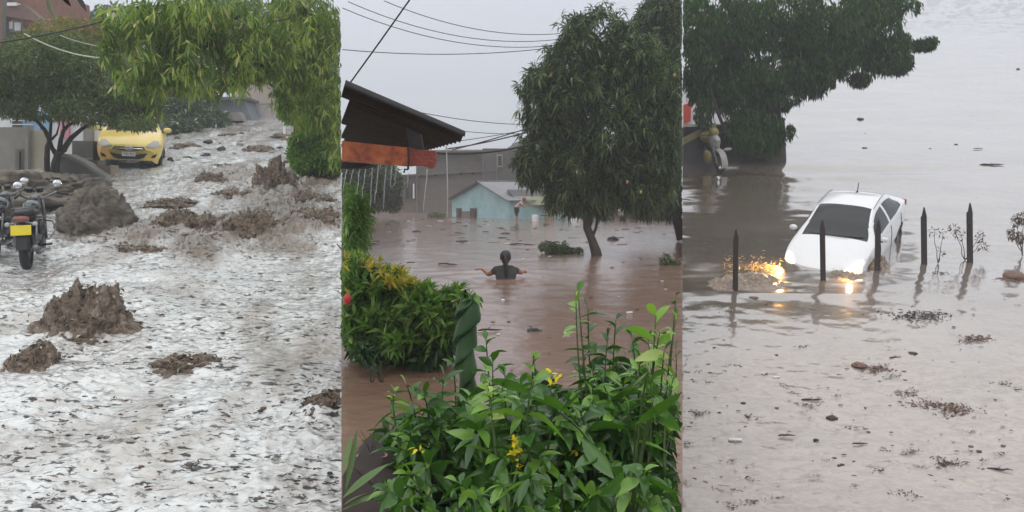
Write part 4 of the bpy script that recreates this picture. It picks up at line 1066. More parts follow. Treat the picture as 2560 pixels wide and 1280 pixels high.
# the aqua house
lb, rb = P(1130, 541, 63), P(1274, 549, 56); lb.z = rb.z = -1.9
g = (rb - lb); g.z = 0; gn = g.normalized(); rd = Vector((-gn.y, gn.x, 0))
if rd.x < 0: rd = -rd
zE, zP = (HZ - 499) / F * 60, (HZ - 456) / F * 59.5
o = empty('gabled_house', (lb + rb) / 2, label='aqua painted gabled house standing in the flood', cat='house')
mid = lb + g * .53
bm = bmesh.new()
prism(bm, [lb, rb, Vector((rb.x, rb.y, zE)), Vector((mid.x, mid.y, zP)), Vector((lb.x, lb.y, zE))], rd * 6.0); bmobj('wall', bm, M_aqua, o)
ov = rd * -.25
for (p0, sgn) in ((Vector((rb.x, rb.y, zE)), 1), (Vector((lb.x, lb.y, zE)), -1)):
    pk = Vector((mid.x, mid.y, zP + .03)); ev = p0 + (p0 - pk).normalized() * .25 + Vector((0, 0, .03))
    n_ = 60; bm = bmesh.new(); L_ = 6.6
    prev = None
    for i in range(n_ * 2 + 1):
        t = i / (n_ * 2); s_ = ov + rd * (L_ * t); dz = Vector((0, 0, .02 * math.sin(t * n_ * math.pi)))
        a, b = bm.verts.new(pk + s_ + dz), bm.verts.new(ev + s_ + dz); c, d = bm.verts.new(pk + s_ + dz + Vector((0, 0, .03))), bm.verts.new(ev + s_ + dz + Vector((0, 0, .03)))
        if prev: 
            bm.faces.new((prev[0], prev[1], b, a)); bm.faces.new((prev[2], c, d, prev[3])); bm.faces.new((prev[1], prev[3], d, b))
        prev = (a, b, c, d)
    bmobj('roof', bm, M_sheet, o)
bm = bmesh.new(); tube(bm, [Vector((mid.x, mid.y, zP + .07)) + ov, Vector((mid.x, mid.y, zP + .07)) + rd * 6.4], .06, 6); bmobj('ridge_cap', bm, M_con_dark, o)
def onwall(u0, u1, ya, yb, name, mat, par, out=.06):
    """panel on the gable wall between fractions u0..u1 and picture rows ya..yb"""
    a, b = lb + g * u0, lb + g * u1; bm = bmesh.new(); prism(bm, [Vector((a.x, a.y, (HZ - yb) / F * a.y)), Vector((b.x, b.y, (HZ - yb) / F * b.y)), Vector((b.x, b.y, (HZ - ya) / F * b.y)), Vector((a.x, a.y, (HZ - ya) / F * a.y))], -rd * out)
    return bmobj(name, bm, mat, par)
M_maroon = simple('mat_maroon_wood', (.11, .045, .04), .7, .4, 3)
for (a, b) in ((.095, .19), (.35, .465)):
    w_ = onwall(a, b, 520, 546, 'window', M_con_dark, o, .05); onwall(a + .015, b - .012, 522, 546, 'pane', M_dark, w_, .08); onwall((a + b) / 2 - .02, b - .015, 525, 546, 'shutter', M_maroon, w_, .11)
onwall(.19, .35, 528, 546, 'stain', simple('mat_brown_stain', (.22, .20, .17), .8, .3, 3), o, .012)
relparent(o)
o = empty('porch_house', P(1340, 550, 57), label='cream porch with pale green fascia joined to the aqua house', cat='house')
slab('wall', rectp(1279, 512, 1386, 556), 57, 3, M_cream, o); slab('fascia', [(1284, 491), (1372, 491), (1374, 512), (1284, 512)], 56.5, 3.4, M_palegreen, o)
slab('opening', rectp(1304, 530, 1353, 556), 56.9, .09, M_dark, o); slab('roof', [(1268, 474), (1366, 474), (1372, 490.7), (1284, 490.7)], 56.6, 3.6, M_sheet, o)
slab('ledge', rectp(1289, 502, 1329, 505), 56.3, .18, M_cream, o)
for x in range(1362, 1385, 4): slab('railing_bar', rectp(x, 538, x + 1, 556), 56.6, .05, M_dark, o)
slab('rail', rectp(1352, 538, 1386, 540), 56.55, .04, M_dark, o)
relparent(o)
o = empty('water_tank', P(1338, 550, 52), label='pale upright barrel standing in the water before the porch', cat='barrel')
bm = bmesh.new(); lathe(bm, [(.02, 0), (.17, 0), (.18, .05), (.16, .2), (.18, .4), (.15, .46), (.02, .47)], (0, 0, 0), 20); ob = bmobj('barrel_body', bm, M_white, o, True, 40)
bm = bmesh.new(); tube(bm, [(-.05, 0, .46), (-.05, 0, .52), (.06, 0, .52), (.06, 0, .46)], .015, 6); bmobj('handle', bm, M_con, o, True)
o.location = P(1338, 552, 52); o.location.z = -1.62
# wall and posts under the mango tree
o = empty('garden_wall', P(1560, 560, 58), label='brown wall with upright posts in the shade under the mango tree', cat='wall')
slab('wall', rectp(1388, 500, 1704, 560), 60, .4, simple('mat_brown_wall', (.17, .105, .075), .85, .4, 1.2), o)
for x in (1392, 1440, 1500, 1538, 1575, 1600, 1630, 1664, 1690): slab('post', rectp(x, 498, x + 4, 560), 59.6, .3, M_con_dark if x % 3 else M_brown, o)
slab('gate', rectp(1448, 512, 1496, 560), 59.7, .2, M_dark, o)
relparent(o)
for (x, lab_) in ((1441, 'pale plastic sack lying against the garden wall'), (1520, 'dark bundle lying against the garden wall')):
    s_ = rockmass('sack', P(x, 551, 54), (.34, .3, .24), x, .2, M_white if x == 1441 else M_dark, 30, 20, 1.5); tag(s_, lab_, 'sack')
# tree at the left behind the water threads
t = tree_root('bushy_tree', P(930, 528, 56), 'dark bushy tree behind the threads of water at the left')
bm = bmesh.new(); limb(bm, P(930, 532, 56), P(935, 450, 56), .12, .05); bmobj('trunk', bm, M_bark, t, True)
foliage('crown', t, 2, [(900, 450, 56, 60, 50, 1.2), (960, 460, 56, 45, 50, 1.2), (930, 500, 56, 70, 26, 1), (880, 420, 56, 50, 30, 1), (985, 505, 56, 18, 22, .5)], 12000, .22, .09, L_dark, 'random', gap=.15, gscale=.9); relparent(t)
# two mango trees on the right
t = tree_root('mango_tree', P(1490, 640, 24.3), 'large mango tree with a crooked trunk standing in the brown flood')
bm = bmesh.new()
tube(bm, PP([(1494, 655), (1490, 630), (1480, 600), (1468, 570), (1470, 540), (1472, 500), (1478, 440), (1488, 360), (1500, 250)], 24.3), [.15, .13, .10, .10, .12, .11, .10, .08, .05], 10)
tube(bm, PP([(1482, 590), (1490, 570), (1494, 540), (1500, 510), (1515, 470)], 24.3), [.035, .035, .03, .03, .02], 7)
for q in [((1472, 500), (1400, 400)), ((1475, 480), (1580, 380)), ((1480, 420), (1380, 260)), ((1488, 350), (1600, 220)), ((1475, 480), (1520, 520)), ((1490, 300), (1440, 150)), ((1472, 500), (1390, 500))]:
    limb(bm, P(*q[0], 24.3), P(*q[1], 24.3), .06, .012)
bmobj('trunk', bm, M_bark_wet, t, True)
Ym = 24.3
cl = [(1490, 100, Ym, 85, 75, 1.0), (1430, 170, Ym, 70, 60, .9), (1365, 205, Ym, 55, 48, .7), (1318, 212, Ym, 26, 22, .3, .5), (1460, 240, Ym, 120, 80, 1.3), (1385, 290, Ym, 70, 60, .9), (1560, 150, Ym, 80, 90, 1.1), (1620, 230, Ym, 80, 90, 1.2), (1540, 320, Ym, 120, 90, 1.4),
      (1370, 370, Ym, 65, 45, .8), (1315, 405, Ym - .3, 34, 34, .4), (1345, 432, Ym, 45, 30, .5), (1430, 420, Ym, 75, 70, 1.0), (1410, 495, Ym, 45, 40, .6), (1470, 480, Ym, 55, 50, .8), (1530, 440, Ym, 80, 70, 1.0), (1620, 380, Ym, 90, 80, 1.1), (1600, 470, Ym, 70, 55, .8), (1395, 130, Ym, 24, 22, .3, .6), (1440, 75, Ym, 34, 34, .4), (1690, 330, Ym, 60, 100, 1), (1505, 510, Ym, 36, 32, .5)]
foliage('crown', t, 2, cl, 6600, .20, .042, L_dark, 'spray', gap=.30, gscale=1.5, shell=.60, per=9, droop=.35, seg=2)
foliage('outer_sprays', t, 2, [(c[0], c[1] - 4, c[2], c[3] * 1.18, c[4] * 1.16, c[5] * 1.15) for c in cl[:19]], 760, .22, .04, L_darktip, 'spray', gap=.3, gscale=1.8, shell=1.0, per=11, droop=.45, seg=2, seed=5)
for i, (x, y) in enumerate([(1378, 190), (1568, 455), (1602, 480), (1686, 188)]):
    bm = bmesh.new(); ball(bm, P(x, y, Ym - 1.25 if x > 1450 else Ym - .75), (.03, .03, .042)); bmobj('fruit', bm, simple('mat_mango_fruit', (.52, .30, .10), .45, .3, 12) if i == 0 else bpy.data.materials['mat_mango_fruit'], t, True)
relparent(t)
t = tree_root('mango_tree', P(1702, 590, 31), 'second mango tree at the right edge behind the large one')
bm = bmesh.new(); tube(bm, PP([(1703, 600), (1696, 560), (1684, 520), (1690, 440), (1680, 300), (1670, 100)], 31), [.14, .16, .15, .13, .1, .05], 10); bmobj('trunk', bm, M_bark_wet, t, True)
foliage('crown', t, 2, [(1660, 50, 31, 65, 60, 1.4), (1690, 120, 31, 80, 90, 1.6), (1620, 130, 30, 40, 50, .8), (1660, 250, 31, 90, 110, 1.8), (1680, 420, 31, 80, 90, 1.6), (1640, 500, 31, 80, 36, 1.2)], 5500, .24, .055, L_dark, 'spray', gap=.15, gscale=1, shell=.6, per=9, droop=.35, seg=2); relparent(t)
# --- small plants in the flood
def plantbit(name, label, base, clumps, n, L, W, mat, mode='random', cat='plant', stems=6, group=None, pan=2, per=1, seg=2, droop=.25, sr=.006, fname='foliage', gap=.15, gscale=3):
    t = empty(name, base, label=label, cat=cat, group=group)
    bm = bmesh.new()
    for i in range(stems):
        c = clumps[i % len(clumps)]; limb(bm, base + Vector((random.uniform(-.05, .05) * stems / 6, random.uniform(-.03, .03), -.05)), P(c[0] + random.uniform(-.5, .5) * c[3], c[1], c[2]), sr, sr * .5, .08, 5)
    bmobj('stems', bm, M_bark_wet, t, True)
    foliage(fname, t, pan, clumps, n, L, W, mat, mode, gap=gap, gscale=gscale, per=per, seg=seg, droop=droop, shell=.6); relparent(t); return t
random.seed(4)
plantbit('floating_bush', 'low green bush half drowned left of the crooked mango trunk', S(2, 1400, 632), [(1372, 618, 25, 22, 13, .3), (1395, 622, 25, 30, 9, .3), (1430, 626, 25, 26, 6, .25), (1412, 614, 25, 5, 10, .05)], 2600, .07, .035, L_small, cat='bush')
plantbit('floating_bush', 'tiny dark sprig in the water at the right edge below the mango trees', S(2, 1668, 662), [(1664, 650, 21, 14, 14, .15), (1680, 657, 21, 22, 5, .15)], 500, .06, .025, L_dark, cat='bush')
plantbit('floating_bush', 'green weed patch at the foot of the aqua house', S(2, 1095, 543), [(1092, 538, 60, 22, 6, .4)], 600, .12, .06, L_small, cat='bush')
# --- leafy shrubs of the garden on the left
L_shrub = leafmat('mat_shrub_leaf', (0.05, 0.13, 0.02), (0.17, 0.31, 0.055), (0.32, 0.38, 0.12), clump=2.5, trans=.25, rough=.3)
L_croton = leafmat('mat_croton_leaf', (0.26, 0.26, 0.03), (0.55, 0.45, 0.05), (0.36, 0.17, 0.05), clump=2.5, trans=.25, rough=.35)
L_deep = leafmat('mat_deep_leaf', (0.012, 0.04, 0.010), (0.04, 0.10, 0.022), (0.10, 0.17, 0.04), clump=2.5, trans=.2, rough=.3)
plantbit('tall_shrub', 'tall light green shrub at the left edge above the hedge', P(884, 660, 11.2), [(870, 500, 11.2, 40, 36, .3), (880, 560, 11.2, 40, 50, .3), (865, 610, 11.2, 50, 40, .3), (895, 530, 11.2, 24, 30, .2)], 4200, .11, .02, L_shrub, cat='shrub', stems=8, sr=.012)
hd = plantbit('garden_hedge', 'long green hedge with yellow leaf tips on the left', P(960, 880, 8.8),
    [(890, 690, 8.9, 55, 45, .3), (950, 720, 8.8, 70, 40, .3), (1020, 765, 8.7, 60, 40, .3), (1085, 775, 8.6, 46, 34, .3), (880, 770, 8.9, 60, 60, .3), (960, 800, 8.8, 80, 60, .3), (1050, 820, 8.7, 60, 45, .3), (1110, 800, 8.6, 34, 40, .25), (1142, 745, 8.6, 22, 26, .2), (1118, 742, 8.6, 16, 20, .15), (1060, 735, 8.6, 20, 18, .15), (900, 835, 8.9, 60, 34, .3), (1000, 850, 8.7, 44, 24, .3)], 3000, .13, .042, L_shrub, 'up', cat='hedge', stems=22, per=4, seg=2, sr=.012, gap=.34, gscale=3.4)
foliage('yellow_tips', hd, 2, [(880, 655, 8.75, 50, 16, .2), (925, 660, 8.65, 30, 14, .2), (960, 690, 8.5, 50, 22, .15), (1010, 705, 8.5, 36, 14, .15), (890, 730, 8.6, 30, 16, .1), (930, 730, 8.6, 24, 12, .1)], 46, .095, .028, L_croton, 'up', gap=.15, per=6, seg=2, shell=.5)
foliage('shaded_leaves', hd, 2, [(930, 800, 9.2, 80, 80, .3), (1010, 830, 9.1, 80, 60, .3), (1085, 850, 8.9, 50, 40, .3), (1060, 900, 8.8, 30, 20, .2)], 2600, .10, .035, L_deep, 'spray', gap=.1, per=4, seg=2)  # darker leaf colour paints the hedge's shaded inside
for ch in hd.children: ch.matrix_parent_inverse = Matrix.Translation(-Vector(hd.location))
plantbit('weed_clump', 'small green weed clump rising from the brown water below the hedge', P(915, 905, 8.4), [(915, 880, 8.4, 26, 16, .12)], 500, .07, .025, L_deep)
plantbit('weed_clump', 'sparse dark reeds in the brown water left of the spiral trunk plant', P(942, 940, 7.8), [(942, 925, 7.8, 24, 22, .12)], 60, .12, .006, L_deep, 'up')
f_ = rockmass('red_bucket', P(868, 748, 8.0), (.03, .04, .045), 3, .05, simple('mat_red_plastic', (.55, .03, .04), .3, .2, 9), 24, 16, 1); tag(f_, 'small red object peeping out of the hedge at the left edge', 'bucket')
# twisted stem plant
t = empty('spiral_leaf_plant', P(1165, 1010, 5.2), label='dark green twisted column of overlapping leaves in the middle of the garden', cat='plant')
M_spiral_ = None
M_spiral = leafmat('mat_spiral_leaf', (0.016, 0.048, 0.014), (0.045, 0.11, 0.03), None, rough=.35, trans=.1, clump=6)
nt_, nr_ = 260, 40
Tt = np.linspace(0, 1, nt_)[:, None]; An = np.linspace(0, 2 * math.pi, nr_)[None, :]
py_ = 735 + Tt * 290; cx_ = 1163 + 5 * np.sin(Tt * 9) + 6 * Tt
ph = An + Tt * 2 * math.pi * 2.3
R_ = (.060 - .020 * Tt) * np.clip(Tt * 9, 0.02, 1) ** .5 * (1 + .46 * (((ph / (2 * math.pi) * 2) % 1.0) - .5) + .035 * np.sin(ph * 46) * (((ph / (2 * math.pi) * 2) % 1.0) > .8))
Yc_ = 5.2
X = (cx_ - 1280) / F * Yc_ + R_ * np.cos(An); Yy = Yc_ + R_ * np.sin(An); Z = (HZ - py_) / F * Yc_ + 0 * An + .02 * np.sin(ph)
V = np.stack([X, Yy, Z], -1).reshape(-1, 3); idx = np.arange(nt_ * nr_).reshape(nt_, nr_); q = np.stack([idx[:-1, :-1], idx[:-1, 1:], idx[1:, 1:], idx[1:, :-1]], -1).reshape(-1, 4)
npmesh('twisted_leaves', V, q, M_spiral, t, True)
foliage('top_leaves', t, 2, [(1180, 745, 5.2, 14, 16, .03), (1140, 740, 5.2, 10, 14, .03)], 26, .06, .028, L_shrub, 'random', gap=0, seg=4)
relparent(t)
# ------------------------------------------------------------------ foreground garden plants
def leafy_branch(bm, pts, r0, r1):
    n = len(pts); tube(bm, pts, [r0 + (r1 - r0) * i / (n - 1) for i in range(n)], 6)
def bezier(a, b, c, n=10):
    a, b, c = Vector(a), Vector(b), Vector(c); return [(a * (1 - t) ** 2 + b * 2 * t * (1 - t) + c * t * t) for t in np.linspace(0, 1, n)]
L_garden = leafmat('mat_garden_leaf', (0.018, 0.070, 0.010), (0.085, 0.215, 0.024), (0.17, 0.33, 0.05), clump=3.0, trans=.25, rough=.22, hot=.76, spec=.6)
L_garden_lt = leafmat('mat_light_garden_leaf', (0.16, 0.34, 0.04), (0.28, 0.46, 0.09), (0.45, 0.55, 0.20), clump=3.0, trans=.35, rough=.28, hot=.8)
L_yellow = leafmat('mat_yellow_petal', (0.75, 0.55, 0.02), (0.85, 0.72, 0.05), None, clump=3, trans=.3)
M_stem = simple('mat_green_stem', (.07, .12, .03), .5, .3, 20)
def shoots(root, tips, Y, leaf, stem_to, L=.12, W=.045, per=11, span=.30, name='leaves', seg=6, light=None):
    """each shoot: arching stem from the bush to a picture position, leaves in whorls towards its tip"""
    bm = bmesh.new(); B, D, Ls, Ws = [], [], [], []
    for i, tp in enumerate(tips):
        tp = (min(tp[0], 1690),) + tuple(tp[1:])
        yy = Y + (tp[2] if len(tp) > 2 else 0); sc = tp[3] if len(tp) > 3 else 1.0
        tip = P(tp[0], tp[1], yy)
        bs = P(stem_to[0] + (tp[0] - stem_to[0]) * .72, max(tp[1] + 90, stem_to[1] - 140), yy + random.uniform(-.1, .3))
        mid = tip.lerp(bs, .5) + Vector((random.uniform(-.06, .06), 0, random.uniform(.0, .08)))
        pts = bezier(bs, mid, tip, 12); leafy_branch(bm, pts, .006, .0025)
        dirn = (pts[-1] - pts[-3]).normalized()
        for j in range(int(per * sc)):
            t = 1 - (j / per) ** 1.1 * span * 2.2
            if t < .25: break
            p = pts[min(11, int(t * 11))].lerp(pts[min(11, int(t * 11) + 1)], (t * 11) % 1.0)
            a = j * 2.4 + i; s = dirn.cross(Vector((0, 0, 1)));
            if s.length < .05: s = Vector((1, 0, 0))
            s.normalize(); u = s.cross(dirn)
            out = s * math.cos(a) + u * math.sin(a)
            op = .35 + .65 * min(1, j / 4)
            d = (dirn * (1.0 - .75 * op) + out * op + Vector((0, -.15, -.05))).normalized()
            B.append(list(p)); D.append(list(d)); Ls.append(L * sc * random.uniform(.6, 1.15) * (.55 + .45 * min(1, j / 4))); Ws.append(W * sc * random.uniform(.8, 1.15) * (.6 + .4 * min(1, j / 4)))
    bmobj('stems', bm, M_stem, root, True)
    B, D, Ls, Ws = map(np.array, (B, D, Ls, Ws))
    ok = clip_px(2, B, B + D * Ls[:, None]); B, D, Ls, Ws = B[ok], D[ok], Ls[ok], Ws[ok]
    V, Q = leaf_faces(B, D, Ls, Ws, .32, .20, seg); return npmesh(name, V, Q, leaf, root, True)
def grid_tips(poly, n, Ymn, Ymx, rs):
    """n shoot tips inside a picture polygon"""
    rr = random.Random(rs); xs = [p[0] for p in poly]; ys = [p[1] for p in poly]; out = []
    def inside(x, y):
        c = False
        for i in range(len(poly)):
            (x1, y1), (x2, y2) = poly[i], poly[i - 1]
            if (y1 > y) != (y2 > y) and x < (x2 - x1) * (y - y1) / (y2 - y1) + x1: c = not c
        return c
    while len(out) < n:
        x, y = rr.uniform(min(xs), max(xs)), rr.uniform(min(ys), max(ys))
        if inside(x, y): out.append((x, y, rr.uniform(Ymn, Ymx), rr.uniform(.75, 1.2)))
    return out
random.seed(12)
def garden_bush(label, Y, main, extra, base, n, L, W, rs, yel=(), light=(), deep_n=900):
    L *= 1.36; W *= 1.08
    t = empty('garden_bush', P(base[0], base[1], Y + .3), label=label, cat='bush', group='leafy bushes of the front garden')
    shoots(t, grid_tips(main, n, -.25, .45, rs), Y, L_garden, base, L, W)
    if extra: shoots(t, extra, Y, L_garden, base, L * .95, W, name='top_leaves')
    if light: shoots(t, light, Y - .1, L_garden_lt, base, L * .95, W, name='young_leaves')
    cx = sum(p[0] for p in main) / len(main); cy = sum(p[1] for p in main) / len(main)
    wx = (max(p[0] for p in main) - min(p[0] for p in main)) / 2; wy = (max(p[1] for p in main) - min(p[1] for p in main)) / 2
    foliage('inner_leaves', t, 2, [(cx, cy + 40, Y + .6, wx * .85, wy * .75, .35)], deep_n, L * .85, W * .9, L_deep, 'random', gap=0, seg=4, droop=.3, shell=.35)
    if yel:
        pts = np.array([list(P(x, y, Y - .28)) for (x, y) in yel]); pts = np.repeat(pts, 5, 0) + RNG.normal(0, .008, (len(yel) * 5, 3))
        D = norm(RNG.normal(0, .8, pts.shape) + np.array([0, -.4, .5])); n_ = len(pts)
        V, Q = leaf_faces(pts, D, np.full(n_, .030), np.full(n_, .013), .2, .15, 4); npmesh('yellow_flowers', V, Q, L_yellow, t, True)
    relparent(t); return t
garden_bush('dark leafy bush at the lower left of the garden beside the clay pot', 4.2,
    [(960, 1130), (1010, 1060), (1120, 1000), (1230, 960), (1240, 1280), (960, 1300), (940, 1200)], [(985, 985, .1, .8), (1015, 960, 0, .9), (1060, 985, 0, 1), (1110, 940, 0, 1), (1130, 905, .1, .8), (1000, 1110, 0, 1), (1080, 1040, 0, 1)], (1110, 1330), 46, .115, .042, 3,
    yel=[(1046, 1128)], light=[(1020, 1185, -.1, 1.), (985, 975, .1, .5)], deep_n=900)
garden_bush('middle garden bush with a spike of small yellow flowers', 4.0,
    [(1180, 960), (1330, 900), (1400, 980), (1440, 1060), (1430, 1300), (1170, 1300)], [(1215, 850, .3, .9), (1232, 905, .1, 1.), (1335, 905, .1, .7), (1300, 960, 0, 1), (1260, 930, 0, 1), (1375, 960, 0, 1), (1420, 1000, 0, 1)], (1310, 1330), 44, .115, .045, 5,
    yel=[(1286, 1105), (1290, 1120), (1284, 1135), (1300, 1130), (1288, 1152), (1298, 1172), (1370, 935), (1385, 948), (1378, 962)], light=[(1335, 890, .1, .6), (1220, 970, -.1, .9)], deep_n=900)
garden_bush('tall garden bush at the right with the highest arching shoots', 4.3,
    [(1440, 960), (1560, 880), (1704, 860), (1704, 1300), (1420, 1300), (1420, 1060)], [(1445, 730, .2, .9), (1470, 770, .2, .9), (1455, 910, .2, .8), (1500, 940, 0, .8), (1540, 800, .2, 1), (1480, 920, .1, .8), (1520, 845, .2, 1.1), (1600, 900, 0, 1), (1620, 850, .3, 1), (1660, 880, 0, 1.1), (1690, 740, .4, .6), (1560, 960, 0, 1), (1690, 940, 0, 1.2), (1580, 845, .2, .9)], (1590, 1330), 50, .125, .048, 7,
    yel=[(1668, 1062), (1440, 1128)], light=[(1640, 790, .2, 1.2), (1690, 800, .1, 1.0), (1440, 740, .2, .5), (1580, 1190, -.1, 1.0), (1650, 830, .1, .9)], deep_n=1100)
t = empty('broad_leaf_plant', P(1590, 1290, 3.3), label='plant with a few very broad leaves in front of the right garden bush', cat='plant')
tips = [((1455, 1095), (1530, 1230), .06), ((1620, 930), (1560, 1010), .05), ((1640, 1010), (1700, 1110), .045), ((1590, 1060), (1700, 1020), .05), ((1500, 1120), (1440, 1200), .05), ((1560, 1180), (1500, 1270), .05), ((1640, 990), (1640, 1090), .04), ((1400, 1030), (1460, 1000), .05), ((1620, 1200), (1690, 1260), .05)]
bm = bmesh.new()
for i, (a, b, wd) in enumerate(tips):
    A = np.array([list(P(a[0], a[1], 3.35))]); Bq = np.array([list(P(b[0], b[1], 3.2))]); d = Bq - A; ln = np.linalg.norm(d)
    V, Q = leaf_faces(A, d / ln, np.array([ln * 1.05]), np.array([wd * .95]), -.22, .22, 6); npmesh('leaf', V, Q, L_garden, t, True)
    leafy_branch(bm, bezier(P(1580, 1300, 3.5), P((a[0] + 1580) / 2, a[1] + 60, 3.5), A[0], 8), .005, .003)
bmobj('stems', bm, M_stem, t, True); relparent(t)
# low leaves along the very bottom so the bed reads as dense
t = empty('ground_bush', P(1340, 1300, 3.6), label='low dark undergrowth filling the bottom of the garden bed', cat='undergrowth'); 
shoots(t, grid_tips([(960, 1190), (1704, 1150), (1704, 1330), (940, 1330)], 46, -.25, .2, 21), 3.55, L_garden, (1330, 1400), .10, .042)
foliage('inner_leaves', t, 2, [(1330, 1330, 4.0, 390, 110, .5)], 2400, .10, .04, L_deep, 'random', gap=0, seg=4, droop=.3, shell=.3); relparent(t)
gd = bmesh.new(); prism(gd, [P(990, 1390, 3.4), P(1704, 1390, 3.4), P(1704, 1260, 4.9), P(1010, 1240, 4.9)], (0, 0, -.4)); tag(bmobj('soil', gd, simple('mat_soil', (.03, .022, .016), .95, .5, 5, .5)), kind='structure')
# pot, sword leaves, pale fallen leaf
t = empty('clay_pot', P(930, 1150, 4.3), label='pinkish clay pot with a few twigs at the lower left', cat='pot')
bm = bmesh.new(); s_ = .058; lathe(bm, [(.02, -.13), (s_ * .7, -.13), (s_ * .92, -.02), (s_ * 1.12, -.015), (s_ * 1.12, .02), (s_ * .98, .022), (s_ * .85, -.03), (.01, -.035)], (0, 0, 0), 28); ob = bmobj('pot', bm, simple('mat_pink_clay', (.50, .33, .25), .8, .25, 9, .2), t, True, 40)
bm = bmesh.new()
for i in range(5): leafy_branch(bm, bezier((0, 0, -.02), (random.uniform(-.02, .02), 0, .06), (random.uniform(-.08, .04), random.uniform(-.02, .02), random.uniform(.07, .13))), .0022, .001)
bmobj('twigs', bm, M_bark_wet, t, True)
t = empty('sword_leaf_plant', P(850, 1290, 3.4), label='long sword shaped leaves at the bottom left corner', cat='plant')
M_sword = leafmat('mat_sword_leaf', (.05, .11, .03), (.12, .2, .06), None, rough=.35, trans=.1)
for (a, b, wd) in [((862, 1230), (893, 1062), .020), ((857, 1245), (972, 1150), .026), ((857, 1275), (1000, 1210), .022), ((857, 1180), (880, 1080), .016), ((860, 1262), (930, 1225), .02)]:
    A = np.array([list(P(a[0], a[1], 3.4))]); Bq = np.array([list(P(b[0], b[1], 3.5))]); d = Bq - A; ln = np.linalg.norm(d)
    V, Q = leaf_faces(A, d / ln, np.array([ln]), np.array([wd * 1.3]), .06, .2, 6); npmesh('leaf', V, Q, M_sword, t, True)
relparent(t)
slab_ = empty('garden_kerb', P(900, 1180, 3.9), label='dark brown kerb behind the sword shaped leaves', cat='kerb')
bm = bmesh.new(); prism(bm, [P(856, 1190, 4.2), P(880, 1165, 4.1), P(930, 1205, 3.9), P(990, 1275, 3.7), P(1010, 1300, 3.7), P(855, 1300, 3.9)], (0, .5, 0)); bmobj('kerb', bm, simple('mat_kerb', (.035, .02, .016), .8, .5, 8, .4), slab_); relparent(slab_)  # blotchy dark brown block in the lower corner

